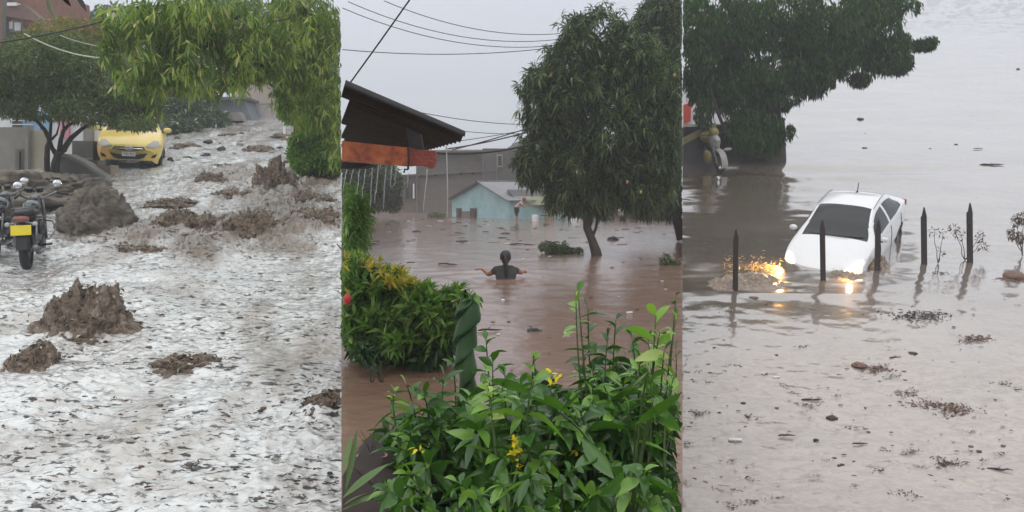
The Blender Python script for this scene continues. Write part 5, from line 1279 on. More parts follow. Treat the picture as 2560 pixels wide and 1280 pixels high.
# ------------------------------------------------------------------ people
def skin_mesh(name, joints, edges, mat, parent, root, sub=2, colors=None):
    names = list(joints); me = bpy.data.meshes.new(name + '_rig'); me.from_pydata([joints[n][0] for n in names], [(names.index(a), names.index(b)) for a, b in edges], [])
    o = bpy.data.objects.new(name + '_rig', me); COL.objects.link(o)
    sk = o.modifiers.new('Skin', 'SKIN'); ss = o.modifiers.new('Sub', 'SUBSURF'); ss.levels = sub; ss.render_levels = sub
    sd = me.skin_vertices[0].data
    for i, n in enumerate(names):
        r = joints[n][1]; sd[i].radius = (r, r) if not isinstance(r, tuple) else r; sd[i].use_root = (n == root)
    dg = bpy.context.evaluated_depsgraph_get(); m2 = bpy.data.meshes.new_from_object(o.evaluated_get(dg)); bpy.data.objects.remove(o)
    return link_mesh(name, m2, mat, parent, True)
def person(loc, rz, label, J, shirt, trousers, hair_mat, hair, hands, scale=1.0, cloth=True):
    """J: joint positions (x right, y forward, z up), standing figure about 1.65 m"""
    r = empty('person', loc, (0, 0, rz), label, 'person'); r.scale = (scale,) * 3
    R = dict(pelvis=.125, waist=.12, chest=.135, neckb=.06, neck=.048, head0=.07, head1=.088, head2=.06, shL=.062, elL=.042, wrL=.026, shR=.062, elR=.042, wrR=.026, hipL=.088, knL=.058, anL=.04, toL=.035, hipR=.088, knR=.058, anR=.04, toR=.035)
    E = [('pelvis', 'waist'), ('waist', 'chest'), ('chest', 'neckb'), ('neckb', 'neck'), ('neck', 'head0'), ('head0', 'head1'), ('head1', 'head2'), ('chest', 'shL'), ('shL', 'elL'), ('elL', 'wrL'), ('chest', 'shR'), ('shR', 'elR'), ('elR', 'wrR'),
         ('pelvis', 'hipL'), ('hipL', 'knL'), ('knL', 'anL'), ('anL', 'toL'), ('pelvis', 'hipR'), ('hipR', 'knR'), ('knR', 'anR'), ('anR', 'toR')]
    jj = {k_: (J[k_], R[k_]) for k_ in R}
    for s in 'LR':                                        # palm, four fingers and a thumb rooted in the palm
        w_ = Vector(J['wr' + s]); e_ = Vector(J['el' + s]); d = (w_ - e_).normalized(); hd_ = Vector(hands[s]).normalized()
        side = hd_.cross(Vector((0, 0, 1))).normalized(); curl = Vector((0, 0, -1))
        pm = w_ + hd_ * .055; jj['pm' + s] = (pm, (.030, .018)); E.append(('wr' + s, 'pm' + s))
        for i, (off, ln) in enumerate([(-.030, .068), (-.010, .078), (.010, .072), (.028, .056)]):
            a = pm + hd_ * .035 + side * off; b = a + hd_ * ln * .55 + curl * .012; c = b + (hd_ * .6 + curl * .8).normalized() * ln * .5
            jj[f'f{s}{i}a'] = (a, .010); jj[f'f{s}{i}b'] = (b, .009); jj[f'f{s}{i}c'] = (c, .007); E += [('pm' + s, f'f{s}{i}a'), (f'f{s}{i}a', f'f{s}{i}b'), (f'f{s}{i}b', f'f{s}{i}c')]
        a = w_ + hd_ * .03 + side * -.04; b = a + (hd_ + side * -.7 + curl * .4).normalized() * .045
        jj[f't{s}a'] = (a, .011); jj[f't{s}b'] = (b, .009); E += [('wr' + s, f't{s}a'), (f't{s}a', f't{s}b')]
    body = skin_mesh('body', jj, E, M_skin, r, 'pelvis', 2)
    G = .014
    sj = {k_: (J[k_], R[k_] + G) for k_ in ('waist', 'chest', 'shL', 'shR')}; sj['pelvis'] = (J['pelvis'], R['pelvis'] + G)
    sj['neckb'] = (Vector(J['neckb']) - Vector((0, 0, .02)), .072)
    for s in 'LR': sj['sl' + s] = (Vector(J['sh' + s]).lerp(Vector(J['el' + s]), .62), .062)
    skin_mesh('shirt', sj, [('pelvis', 'waist'), ('waist', 'chest'), ('chest', 'neckb'), ('chest', 'shL'), ('chest', 'shR'), ('shL', 'slL'), ('shR', 'slR')], shirt, r, 'pelvis', 2)
    tj = {k_: (J[k_], R[k_] + .02) for k_ in ('hipL', 'hipR')}; tj['pelvis'] = (Vector(J['pelvis']) - Vector((0, 0, .03)), .145)
    for s in 'LR': tj['th' + s] = (Vector(J['hip' + s]).lerp(Vector(J['kn' + s]), .9), .085)
    skin_mesh('shorts', tj, [('pelvis', 'hipL'), ('pelvis', 'hipR'), ('hipL', 'thL'), ('hipR', 'thR')], trousers, r, 'pelvis', 2)
    h = Vector(J['head1']); f = Vector(hands['face']).normalized()
    bm = bmesh.new()
    for s in (-1, 1):
        sd_ = f.cross(Vector((0, 0, 1))) * s; ball(bm, h + sd_ * .085 - f * .005 + Vector((0, 0, -.012)), (.016, .022, .03))
    bmobj('ears', bm, M_skin, r, True)
    bm = bmesh.new(); ball(bm, h + f * .088 + Vector((0, 0, -.015)), (.014, .018, .022)); bmobj('nose', bm, M_skin, r, True)
    for s in (-1, 1):
        sd_ = f.cross(Vector((0, 0, 1))) * s; bm = bmesh.new(); ball(bm, h + f * .078 + sd_ * .032 + Vector((0, 0, .012)), (.012, .010, .008)); bmobj('eye', bm, M_dark, r, True)
    bm = bmesh.new(); ball(bm, h + f * .080 + Vector((0, 0, -.052)), (.022, .010, .007)); bmobj('mouth', bm, M_maroon, r, True)
    hair(r, h, f)
    return r
def ponytail(r, h, f):
    bm = bmesh.new(); ball(bm, h - f * .012 + Vector((0, 0, .022)), (.098, .104, .106), u=28, v=18)
    co = [v for v in bm.verts if (v.co - h).dot(f) > .035 and v.co.z < h.z + .06]
    bmesh.ops.delete(bm, geom=co, context='VERTS')
    tube(bm, [h - f * .09 + Vector((0, 0, .03)), h - f * .125 + Vector((0, 0, -.03)), h - f * .12 + Vector((.004, 0, -.13)), h - f * .13 + Vector((.008, 0, -.25)), h - f * .135 + Vector((.008, 0, -.34))], [.035, .038, .036, .028, .008], 12)
    ball(bm, h - f * .05 + Vector((0, 0, -.05)), (.07, .05, .06))
    bmobj('hair', bm, M_hair, r, True)
def redcap(r, h, f):
    bm = bmesh.new(); ball(bm, h + Vector((0, 0, .035)), (.10, .10, .075)); ball(bm, h + f * .12 + Vector((0, 0, .035)), (.07, .09, .012)); bmobj('cap', bm, simple('mat_red_cap', (.42, .06, .05), .7, .3, 14), r, True)
def shorthair(r, h, f):
    bm = bmesh.new(); ball(bm, h - f * .012 + Vector((0, 0, .028)), (.094, .100, .090)); bmobj('hair', bm, M_hair, r, True)
def std(**kw):
    J = dict(pelvis=(0, 0, .92), waist=(0, 0, 1.05), chest=(0, 0, 1.25), neckb=(0, .0, 1.38), neck=(0, .01, 1.44), head0=(0, .015, 1.50), head1=(0, .02, 1.57), head2=(0, .02, 1.625),
             shL=(-.165, 0, 1.335), elL=(-.30, .0, 1.10), wrL=(-.30, .06, .88), shR=(.165, 0, 1.335), elR=(.30, 0, 1.10), wrR=(.30, .06, .88), hipL=(-.09, 0, .88), knL=(-.10, .02, .48), anL=(-.10, 0, .08), toL=(-.11, .16, .03), hipR=(.09, 0, .88), knR=(.10, .02, .48), anR=(.10, 0, .08), toR=(.11, .16, .03))
    J.update(kw); return J
# wading figure seen from behind, water at the chest
Ys = yof(2, 698); c = P(1264, 698, Ys); zsh = (HZ - 674) / F * Ys
loc = Vector((c.x, c.y, zsh - 1.335))
person(loc, math.radians(0), 'person in a dark shirt with black ponytail wading chest deep, arms spread',
       std(elL=(-.30, .10, 1.235), wrL=(-.385, .24, 1.32), elR=(.265, .12, 1.275), wrR=(.30, .33, 1.275), head1=(0, .0, 1.545), head0=(0, .005, 1.48), head2=(0, 0, 1.60)), M_shirt_dark, M_black, M_hair, ponytail, {'L': (-1, .35, .15), 'R': (.3, 1, 0), 'face': (0, 1, 0)}, 1.0)
# man by the aqua house: leans forward to the right, red cap
Ym_ = 53.0; c = P(1291, 553, Ym_); loc = Vector((c.x, c.y, -1.5 - .28))
person(loc, math.radians(-90), 'person in a red cap and pale shirt bending forward beside the aqua house',
       std(waist=(0, .06, 1.03), chest=(0, .20, 1.18), neckb=(0, .30, 1.28), neck=(0, .35, 1.33), head0=(0, .38, 1.37), head1=(0, .40, 1.43), head2=(0, .40, 1.49), shL=(-.165, .24, 1.25), shR=(.165, .24, 1.25), elL=(-.22, .36, 1.02), wrL=(-.20, .52, 1.10), elR=(.22, .38, 1.02), wrR=(.20, .55, 1.10), pelvis=(0, -.04, .92)),
       M_shirt_pale, M_black, M_hair, redcap, {'L': (0, 1, -.1), 'R': (0, 1, -.1), 'face': (0, 1, -.2)}, .98)
c = P(1557, 556, 52); person(Vector((c.x, c.y, -1.5 - .62)), math.radians(180), 'person in a white shirt standing hip deep before the garden wall', std(elL=(-.24, .03, 1.1), elR=(.24, .03, 1.1), wrL=(-.2, .18, 1.0), wrR=(.2, .18, 1.0)), M_white, M_black, M_hair, shorthair, {'L': (.3, 1, 0), 'R': (-.3, 1, 0), 'face': (0, 1, 0)}, .95)

# ------------------------------------------------------------------ floating debris
M_wood = simple('mat_drift_wood', (.07, .045, .035), .7, .5, 12, .4)
M_paleboard = simple('mat_pale_board', (.50, .46, .43), .6, .3, 9)
M_leafbrown = simple('mat_wet_leaf', (.19, .095, .06), .5, .5, 20)
DW = {'board': 'flat chip', 'stick': 'thin stick', 'clump': 'round lump', 'leafpile': 'bunch of leaves'}
DC = {'mat_drift_wood': 'brown', 'mat_pale_board': 'pale', 'mat_concrete': 'grey', 'mat_wet_leaf': 'reddish', 'mat_dark_gap': 'black'}
DLAB = {(a, b): f'small {c2} {c1}' for a, c1 in DW.items() for b, c2 in DC.items()}
def where(pan, px, py):
    f = (px - {1: 0, 2: 853, 3: 1707}[pan]) / 850
    a = 'by the left edge' if f < .2 else 'left of the middle' if f < .4 else 'in the middle' if f < .6 else 'right of the middle' if f < .8 else 'by the right edge'
    return a
def depth_word(py): return 'upper' if py < 880 else 'middle' if py < 1060 else 'bottom'
def debris(kind, pan, px, py, wpx, mat, label, cat, group, rot=0.0, seed=0, hgt=1.0):
    Y = yof(pan, py); s = F / Y; w = wpx / s; c = S(pan, px, py); rr = random.Random(seed * 7919 + int(px * 3 + py))
    bm = bmesh.new(); slope = math.atan((HZ - PAN[pan][0]) / F)
    if kind == 'board':
        box(bm, (0, 0, .008), (w, w * rr.uniform(.25, .5), .02 * hgt), None, .004)
        for v in bm.verts: v.co.z += rr.uniform(-.004, .004); v.co.x += rr.uniform(-.03, .03) * w
    elif kind == 'stick':
        pts = [(w * (t - .5), rr.uniform(-.04, .04) * w, .01 + rr.uniform(0, .04) * w * hgt) for t in np.linspace(0, 1, 6)]; tube(bm, pts, [w * .02 + .004, w * .035 + .004, w * .035 + .004, w * .03 + .004, w * .025 + .003, .003], 6)
        tube(bm, [pts[2], (pts[2][0] + w * .15, pts[2][1] + w * .12, .02 + .12 * w * hgt)], [w * .02, .002], 5)
    elif kind == 'clump':
        bmesh.ops.create_uvsphere(bm, u_segments=16, v_segments=10, radius=1)
        co = np.array([list(v.co) for v in bm.verts]); d = fbm(co[:, 0] * 1.8 + seed, co[:, 1] * 1.8 + px, co[:, 2] * 1.8, 3)
        for v, dd in zip(bm.verts, d): v.co = v.co * (1 + .7 * dd); v.co = Vector((v.co.x * w * .5, v.co.y * w * .4, v.co.z * w * .22 * hgt))
    elif kind == 'leafpile':
        n = max(6, int(wpx * (1.5 if wpx >= 70 else .6))); B = np.stack([RNG.normal(0, w * .26, n), RNG.normal(0, w * .10, n), np.abs(RNG.normal(.01, .012 * hgt, n))], -1); D = norm(RNG.normal(0, 1, (n, 3)) * np.array([1, .7, .25]))
        L_ = RNG.uniform(.05, .12, n) * (w ** .5 if w < 1 else 1) * 1.0; V, Q = leaf_faces(B, D, L_, L_ * .3, .05, .2, 2)
        for p in V: bm.verts.new(p)
        bm.verts.ensure_lookup_table()
        for q in Q:
            try: bm.faces.new([bm.verts[i] for i in q])
            except ValueError: pass
    o = bmobj({'board': 'floating_board', 'stick': 'drift_stick', 'clump': 'floating_clump', 'leafpile': 'leaf_cluster'}[kind], bm, mat, None, True)
    o.location = c; o.rotation_euler = (slope, 0, rot); return tag(o, label, cat, group)
D2 = 'debris floating on the brown flood'
debris('stick', 2, 1292, 611, 36, M_wood, 'dark stick floating above and right of the wading person', 'stick', D2)
debris('clump', 2, 1318, 625, 9, M_dark, 'small dark lump floating right of the dark stick', 'lump', D2)
debris('clump', 2, 1336, 829, 40, M_dark, 'dark crumpled lump floating in the brown water below the wading person', 'lump', D2, hgt=.9)
debris('board', 2, 997, 664, 26, M_paleboard, 'pale board floating on the left side of the flood', 'board', D2)
debris('board', 2, 1104, 868, 26, M_paleboard, 'pale square board beside the spiral leaf column', 'board', D2)
debris('stick', 2, 1225, 828, 60, M_wood, 'long thin stick right of the spiral leaf column', 'stick', D2, .1)
debris('clump', 2, 1257, 750, 9, M_white, 'white scrap floating below the wading person', 'scrap', D2)
debris('board', 2, 1066, 707, 14, M_paleboard, 'small white chip left of the wading person', 'scrap', D2)
debris('board', 2, 1245, 838, 9, M_white, 'white chip at the end of the long thin stick', 'scrap', D2)
debris('board', 2, 1418, 835, 14, M_white, 'white chip right of the dark crumpled lump', 'scrap', D2)
debris('board', 2, 1574, 783, 16, M_white, 'white leaf shaped scrap beside the pale garden shoots', 'scrap', D2, .5)
debris('clump', 2, 1532, 600, 28, M_dark, 'dark hump of rubbish right of the crooked mango trunk', 'rubbish heap', D2, hgt=1.4)
debris('stick', 2, 1120, 662, 50, M_wood, 'pair of thin dark sticks left of the wading person', 'stick', D2)
debris('board', 2, 1027, 657, 20, M_wood, 'dark flat board on the left side of the flood', 'board', D2)
rr = random.Random(5)
for i in range(150):
    py = 541 + 72 * rr.random() ** 1.5; px = rr.uniform(915, 1700)
    if py > 575 and px > 1330 and rr.random() < .5: continue
    kd = rr.choice(['board', 'board', 'stick', 'clump', 'board']); wd = rr.uniform(8, 24) * (.5 + (py - 535) / 90)
    mt = rr.choice([M_wood, M_wood, M_paleboard, M_con, M_wood, M_leafbrown, M_dark])
    debris(kd, 2, px, py, wd, mt, DLAB[(kd, mt.name)] + ' in the debris belt before the houses, ' + where(2, px, py), 'floating debris', 'debris belt before the houses', rr.uniform(-.3, .3), i, .6)
for i in range(40):
    py = 640 + 380 * rr.random(); px = rr.uniform(1180, 1690)
    debris(rr.choice(['board', 'clump', 'stick']), 2, px, py, rr.uniform(4, 11), rr.choice([M_paleboard, M_wood, M_leafbrown, M_dark]), DLAB[('board' if i % 2 else 'clump', 'mat_wet_leaf')].split()[0] + ' speck of rubbish on open brown water, ' + where(2, px, py), 'floating debris', 'specks on the open brown water', rr.uniform(-.5, .5), i, .6)
# ------------------------------------------------------------------ river scene on the right: car, pickets, tree
sedan = dict(L=4.30, y=[0, .05, .18, .55, 1.00, 1.28, 1.65, 2.10, 2.7, 3.2, 3.75, 4.12, 4.25, 4.30], ztop=[.52, .62, .72, .86, .96, 1.02, 1.26, 1.44, 1.47, 1.40, 1.14, 1.08, 1.0, .80],
             wb=[.62, .72, .78, .83, .845, .85, .85, .85, .85, .85, .83, .79, .75, .70], zb=[.42, .52, .62, .78, .87, .91, .93, .95, .97, .99, 1.02, 1.0, .9, .7],
             wr=[.45, .5, .55, .62, .68, .74, .66, .60, .58, .58, .64, .66, .6, .5], zlo=[.30, .24, .20, .20, .20, .20, .20, .20, .20, .20, .20, .24, .30, .36],
             bow=.30, cowl=1.20, roof_f=2.12, roof_r=3.12, rear_b=3.86, pillars=[(2.45, 2.55)], wheels=[.82, 3.42], wr_=.31)
CAR_RZ = -32.0
n0 = S(3, 2046, 676)
Rz = Matrix.Rotation(math.radians(CAR_RZ), 4, 'Z'); tail = Rz @ Vector((0, 1, 0)); sd = Rz @ Vector((1, 0, 0))
sl_ = (HZ - PAN[3][0]) / F
up = Vector((0, -math.sin(math.atan(sl_)), math.cos(math.atan(sl_))))
# frame that lies on the sloping flood, then nose down
ty = (tail - up * tail.dot(up)).normalized(); tx = ty.cross(up).normalized()
Mf = Matrix((tx, ty, up)).transposed().to_4x4()
Mc = Mf @ Matrix.Rotation(math.radians(5.5), 4, 'X') @ Matrix.Rotation(math.radians(-2.0), 4, 'Y')
car = empty('car', (0, 0, 0), label='white saloon car half sunk nose first in the flood, headlights lit', cat='car')
car.matrix_world = Matrix.Translation(n0 - up * .72) @ Mc @ Matrix.Scale(1.07, 4)
V_, Q_ = car_shell(sedan, car, M_carwhite)
bvhn = BVHTree.FromPolygons([tuple(v) for v in V_] + [(-.7, 0.0, .2), (.7, 0.0, .2), (.7, 0.0, .52), (-.7, 0.0, .52)], [tuple(map(int, q)) for q in Q_] + [(len(V_), len(V_) + 1, len(V_) + 2, len(V_) + 3)])
for x in (-.74, .74):
    for y in sedan['wheels']: wheel(car, x, y, .31, .19)
lampm = NB('mat_lit_headlamp'); lampm.set(Base__Color=(.9, .7, .4), Roughness=.2); lampm.b.inputs['Emission Color'].default_value = (1, .62, .28, 1); lampm.b.inputs['Emission Strength'].default_value = 9.0
hl = [(-.80, .62), (-.77, .80), (-.66, .79), (-.48, .66), (-.52, .58), (-.70, .56)]
for pl in (hl, mir(hl)): decal('headlight', pl, bvhn, lampm.m, car, .03)
decal('grille', [(-.36, .48), (-.32, .55), (.32, .55), (.36, .48)], bvhn, M_black, car, .02)
decal('number_plate', [(-.16, .36), (.16, .36), (.16, .46), (-.16, .46)], bvhn, M_white, car, .03)
mirror_part(car, -.86, 1.50, 1.0, -1, M_carwhite, .85); mirror_part(car, .88, 1.50, .95, 1, M_carwhite, .75)
for y in (2.30, 3.25):
    bm = bmesh.new(); box(bm, (.865, y, .86), (.03, .16, .03), None, .008); bmobj('door_handle', bm, M_chrome, car)
for y in (1.55, 2.5, 3.4):
    bm = bmesh.new(); tube(bm, [(.872, y, .92), (.888, y + .02, .7), (.868, y + .02, .35)], .006, 5); bmobj('door_gap', bm, M_black, car)
bm = bmesh.new(); tube(bm, [(-.62, 1.30, .985), (-.2, 1.22, 1.03), (.3, 1.22, 1.04)], .013, 6); tube(bm, [(0, 1.22, 1.03), (.5, 1.28, 1.03), (.62, 1.33, 1.01)], .013, 6); bmobj('wipers', bm, M_black, car)
bm = bmesh.new(); tube(bm, [(0, 3.0, 1.44), (0, 3.12, 1.62)], .010, 6); ball(bm, (0, 2.98, 1.445), (.03, .06, .02)); bmobj('aerial', bm, M_black, car)
for s in (-1, 1):
    bm = bmesh.new(); box(bm, (s * .66, 4.22, .9), (.28, .08, .14), None, .02); bmobj('tail_lamp', bm, simple('mat_tail_lamp', (.4, .02, .02), .2, .1, 5) if s == -1 else bpy.data.materials['mat_tail_lamp'], car)
    bm = bmesh.new(); tube(bm, [(s * .60, 2.06, 1.42), (s * .575, 2.7, 1.455), (s * .57, 3.05, 1.43)], .007, 5); bmobj('roof_gutter', bm, M_black, car)
for (x, e) in ((-.70, 230), (.70, 40)):          # the lit lamps' own light
    ld = bpy.data.lights.new('headlamp_light', 'SPOT'); ld.energy = e; ld.color = (1, .50, .14); ld.shadow_soft_size = .05; ld.spot_size = math.radians(110); ld.spot_blend = .6
    lo = bpy.data.objects.new('headlamp_light', ld); COL.objects.link(lo); lo.parent = car; lo.location = (x * 1.0, -.10, .86); lo.rotation_euler = (math.radians(-78), 0, math.radians(-24 if x < 0 else 0))
# churned water lit by the lamps
M_churn = NB('mat_churned_water'); k = M_churn
v_ = k.geo(); c_ = k.ramp(k.noise(v_, 8, 6, .7), [(.3, (.14, .10, .075)), (.6, (.30, .24, .19))]); k.l(c_, k.b.inputs['Base Color']); k.set(Roughness=.25); k.bump(k.noise(v_, 18, 5, .7), .6, .03); M_churn = k.m
def churn(px, py, wpx, hpx, dep, seed, label, mat=None, group='churned water by the sunken car'):
    Y = yof(3, py); s = F / Y; c = S(3, px, py); n = 70
    U, W_ = np.meshgrid(np.linspace(-1.2, 1.2, n), np.linspace(-1.2, 1.2, n)); R = np.sqrt(U ** 2 + W_ ** 2) + .4 * fbm(U * 1.7 + seed, W_ * 1.7, 2, 3)
    env = np.clip(1 - R ** 2, -.15, 1); H_ = hpx / s * (env * (.5 + 1.0 * fbm(U * 3 + seed, W_ * 3, 1, 4, .6)))
    X = c.x + U * wpx / 2 / s; Yy = c.y + W_ * dep; Z = zs(3, Yy) + H_ - .01
    V = np.stack([X, Yy, Z], -1).reshape(-1, 3); idx = np.arange(n * n).reshape(n, n); q = np.stack([idx[:-1, :-1], idx[:-1, 1:], idx[1:, 1:], idx[1:, :-1]], -1).reshape(-1, 4)
    ok = (env.reshape(-1)[q] > -.1).all(1)
    return tag(npmesh('churned_water', V, q[ok], mat or M_churn, None, True), label, 'splash', group)
churn(1882, 704, 190, 22, .5, 3, 'orange lit splash between the left picket and the car nose')
churn(1810, 712, 90, 18, .4, 7, 'orange lit splash around the leftmost picket')
churn(2110, 690, 110, 16, .3, 11, 'low lit ripple under the right headlight')
churn(2185, 655, 60, 40, .7, 15, 'brown surge against the side of the sunken car')
def spray_cloud(x0, x1, y0, y1, n, hmax, label, seed):
    """shreds and drops of water flung up where the current breaks"""
    rg = np.random.default_rng(seed); px = rg.uniform(x0, x1, n); py = y0 + (y1 - y0) * rg.random(n)
    Y = F * PAN[3][1] / (py - PAN[3][0]); t = (px - x0) / (x1 - x0)
    z = -PAN[3][1] + (HZ - PAN[3][0]) / F * Y + hmax * rg.random(n) ** 2.2 * (.35 + np.abs(fbm(px * .03, py * .05 + seed, 0, 3)) * 2.0)
    B = np.stack([(px - 1280) / F * Y, Y, z], -1); D = norm(rg.normal(0, 1, (n, 3)) * np.array([1, .6, .5]) + np.array([-.4, 0, .2])); L_ = rg.uniform(.02, .10, n)
    V, Q = leaf_faces(B, D, L_, L_ * .35, .25, .3, 2)
    return tag(npmesh('water_spray', V, Q, M_spray, None, False), label, 'spray', 'churned water by the sunken car', 'stuff')
M_spray = leafmat('mat_spray_water', (.22, .17, .13), (.52, .46, .40), (.75, .72, .68), rough=.7, spec=.1, trans=.3, clump=4)
spray_cloud(1812, 1955, 662, 716, 620, .30, 'orange lit spray between the left picket and the lit headlight', 3)
spray_cloud(2085, 2150, 668, 690, 160, .10, 'small lit spray under the right headlight', 5)
spray_cloud(2150, 2205, 615, 680, 260, .25, 'brown spray along the side of the sunken car', 8)
# pickets
M_picket = NB('mat_rusty_picket'); k = M_picket
c_ = k.ramp(k.noise(k.coord(), 14, 6, .65), [(.35, (.012, .009, .009)), (.6, (.026, .014, .013)), (.78, (.08, .028, .02))]); k.l(c_, k.b.inputs['Base Color']); k.set(Roughness=.7); k.bump(k.noise(k.coord(), 40, 4, .6), .4, .005); M_picket = k.m
for i, (x, yt, yb_, lb) in enumerate([(1838, 573, 728, 'leftmost of five dark pointed pickets, beside the orange splash'), (2058, 549, 700, 'dark pointed picket in front of the sunken car bonnet'), (2194, 548, 678, 'dark pointed picket against the side windows of the sunken car'), (2312, 518, 660, 'dark pointed picket just right of the sunken car'), (2427, 507, 656, 'rightmost and farthest of five dark pointed pickets')]):
    Y = yof(3, yb_) ; s = F / Y; b = S(3, x, yb_); h = (yb_ - yt) / s
    bm = bmesh.new(); w2 = .055
    prism(bm, [(-w2, 0, -.5), (w2, 0, -.5), (w2, 0, h - .20), (w2 * .2, 0, h), (-w2 * .2, 0, h), (-w2, 0, h - .20)], (0, .012, 0))
    prism(bm, [(-w2, .013, -.5), (-w2, .075, -.5), (-w2, .075, h - .22), (-w2, .013, h - .20)], (.012, 0, 0))
    o = bmobj('picket', bm, M_picket); o.location = b; o.rotation_euler = (0, random.Random(i).uniform(-.02, .02), math.radians(-18 + i * 5)); tag(o, lb, 'fence post', 'row of pointed pickets')
# dark tree on the left, wall block, motorcycle, building
Yt = 33.5
L_tam = leafmat('mat_feathery_leaf', (0.008, 0.026, 0.010), (0.055, 0.125, 0.028), (0.10, 0.17, 0.05), clump=.8, trans=.2, rough=.6, spec=.08)
t = tree_root('feathery_tree', P(1880, 392, Yt), 'dark feathery tree overhanging the river from the left wall')
bm = bmesh.new()
tube(bm, PP([(1880, 400), (1872, 350), (1866, 290), (1880, 220), (1920, 150)], Yt), [.36, .30, .26, .2, .1], 10)
tube(bm, PP([(1905, 400), (1915, 340), (1925, 290), (1960, 230), (2030, 190)], Yt), [.22, .2, .17, .12, .06], 8)
tube(bm, PP([(1815, 330), (1798, 290), (1780, 240), (1770, 200)], Yt - 1), [.06, .055, .05, .04], 7)
tube(bm, PP([(1948, 305), (1948, 262), (1942, 220)], Yt - .5), [.07, .06, .05], 7)
for q in [((1880, 220), (1760, 120)), ((1920, 150), (2100, 100)), ((2030, 190), (2180, 140)), ((1900, 180), (1860, 60)), ((2100, 120), (2235, 150)), ((2180, 140), (2315, 112))]: limb(bm, P(*q[0], Yt), P(*q[1], Yt), .09, .02)
bmobj('trunk', bm, M_bark, t, True)
cl = [(1760, 60, Yt, 90, 80, 1.6), (1740, 150, Yt, 80, 70, 1.4), (1800, 200, Yt, 90, 60, 1.3), (1860, 80, Yt, 110, 80, 1.8), (1900, 170, Yt, 100, 75, 1.6), (1980, 60, Yt, 110, 80, 1.8), (2000, 160, Yt, 90, 70, 1.5), (2080, 90, Yt, 95, 80, 1.6), (2170, 60, Yt, 80, 65, 1.4),
      (2210, 120, Yt, 55, 60, 1.1), (2120, 140, Yt, 60, 50, 1.0), (1850, 240, Yt, 80, 45, 1.1), (1930, 235, Yt, 65, 40, .9), (2040, 205, Yt, 40, 30, .7), (2180, 20, Yt, 110, 40, 1.2), (1730, 225, Yt, 40, 26, .8), (1990, 230, Yt, 30, 28, .5, .6)]
foliage('crown', t, 3, cl, 40000, .17, .060, L_tam, 'droop', gap=.36, gscale=1.0, shell=.55, per=2, droop=.2)
foliage('outer_sprays', t, 3, [(2312, 108, Yt, 22, 12, .4), (2328, 100, Yt, 10, 10, .3), (2290, 110, Yt, 10, 12, .2), (2262, 100, Yt, 14, 20, .3), (2270, 150, Yt, 10, 20, .2), (2150, 195, Yt, 26, 16, .3), (2250, 160, Yt, 22, 22, .4)], 1900, .15, .05, L_tam, 'droop', gap=.05, per=2)
foliage('trunk_shoots', t, 3, [(1870, 320, Yt - .6, 60, 50, .5), (1920, 330, Yt - .6, 40, 50, .4), (1760, 275, Yt - 1, 22, 40, .3, .5), (1976, 325, Yt - 1, 9, 16, .2, .4)], 4200, .17, .05, L_tam, 'droop', gap=.1, per=2)
relparent(t)
o = empty('wall_block', P(1935, 398, 33.6), label='dark mossy concrete wall block at the foot of the feathery tree', cat='wall')
slab('block', [(1908, 304), (1962, 300), (1966, 402), (1908, 404)], 33.4, 1.6, simple('mat_mossy_concrete', (.085, .085, .07), .9, .4, 1.6, .4), o); slab('coping', [(1904, 298), (1964, 295), (1964, 300.5), (1904, 304)], 33.35, 1.7, M_con_dark, o)
relparent(o)
o = empty('low_wall', P(1840, 400, 34.6), label='low dark wall running left behind the feathery trunk', cat='wall'); slab('wall', [(1709, 318), (1908, 306), (1908, 408), (1709, 408)], 34.6, .5, simple('mat_dark_wall', (.03, .03, .035), .9, .4, 1.6), o); relparent(o)
o = empty('white_building', P(1770, 300, 40), label='white building with a red panel at the left edge of the river view', cat='building')
slab('wall', rectp(1709, 200, 1850, 330), 40, 3, M_white, o); slab('red_panel', [(1709, 262), (1728, 257), (1727, 303), (1709, 309)], 39.9, .09, simple('mat_red_panel', (.50, .05, .03), .6, .2, 2), o); slab('sill', rectp(1709, 310, 1850, 316), 39.8, .19, M_con, o)
relparent(o)
M_shadedyellow = simple('mat_shaded_yellow', (.30, .26, .09), .5, .35, 6)  # yellow with the tree's shade painted into the colour
M_shadedwhite = simple('mat_shaded_white', (.40, .38, .38), .5, .3, 6)  # white darkened in colour to imitate standing in tree shade
# moored yellow and white motorcycle, nose to the viewer
b = S(3, 1800, 428); s = F / b.y
t = empty('motorcycle', b, (math.radians(8), math.radians(-8), math.radians(12)), 'yellow and white motorcycle under the dark tree, front wheel in the water', 'motorcycle')
R = .34
bm = bmesh.new(); lathe(bm, [(R - .09, -.045), (R - .02, -.05), (R, 0), (R - .02, .05), (R - .09, .045), (R - .09, -.045)], (0, 0, R - .08), 30, 'x'); bmobj('wheel', bm, M_tyre, t, True, 50)
bm = bmesh.new(); n = 14
for i in range(n):
    q = []
    for a in (math.radians(200 - 150 * i / n), math.radians(200 - 150 * (i + 1) / n)):
        for x in (-.10, 0, .10): q.append(bm.verts.new((x, math.cos(a) * (R + .07), R - .08 + math.sin(a) * (R + .07) + (.03 if x == 0 else 0))))
    bm.faces.new((q[0], q[1], q[4], q[3])); bm.faces.new((q[1], q[2], q[5], q[4]))
bmesh.ops.remove_doubles(bm, verts=bm.verts, dist=.002); rg = bmesh.ops.extrude_face_region(bm, geom=bm.faces[:])
for v in [g_ for g_ in rg['geom'] if isinstance(g_, bmesh.types.BMVert)]: v.co.z += .02
bmobj('front_mudguard', bm, M_shadedwhite, t, True, 40)
bm = bmesh.new(); ball(bm, (0, .22, .92), (.17, .20, .24)); fr_ = bmobj('front_fairing', bm, M_shadedwhite, t, True)
bm = bmesh.new(); ball(bm, (0, .05, .98), (.11, .08, .10)); bmobj('headlamp', bm, M_lens, fr_, True)
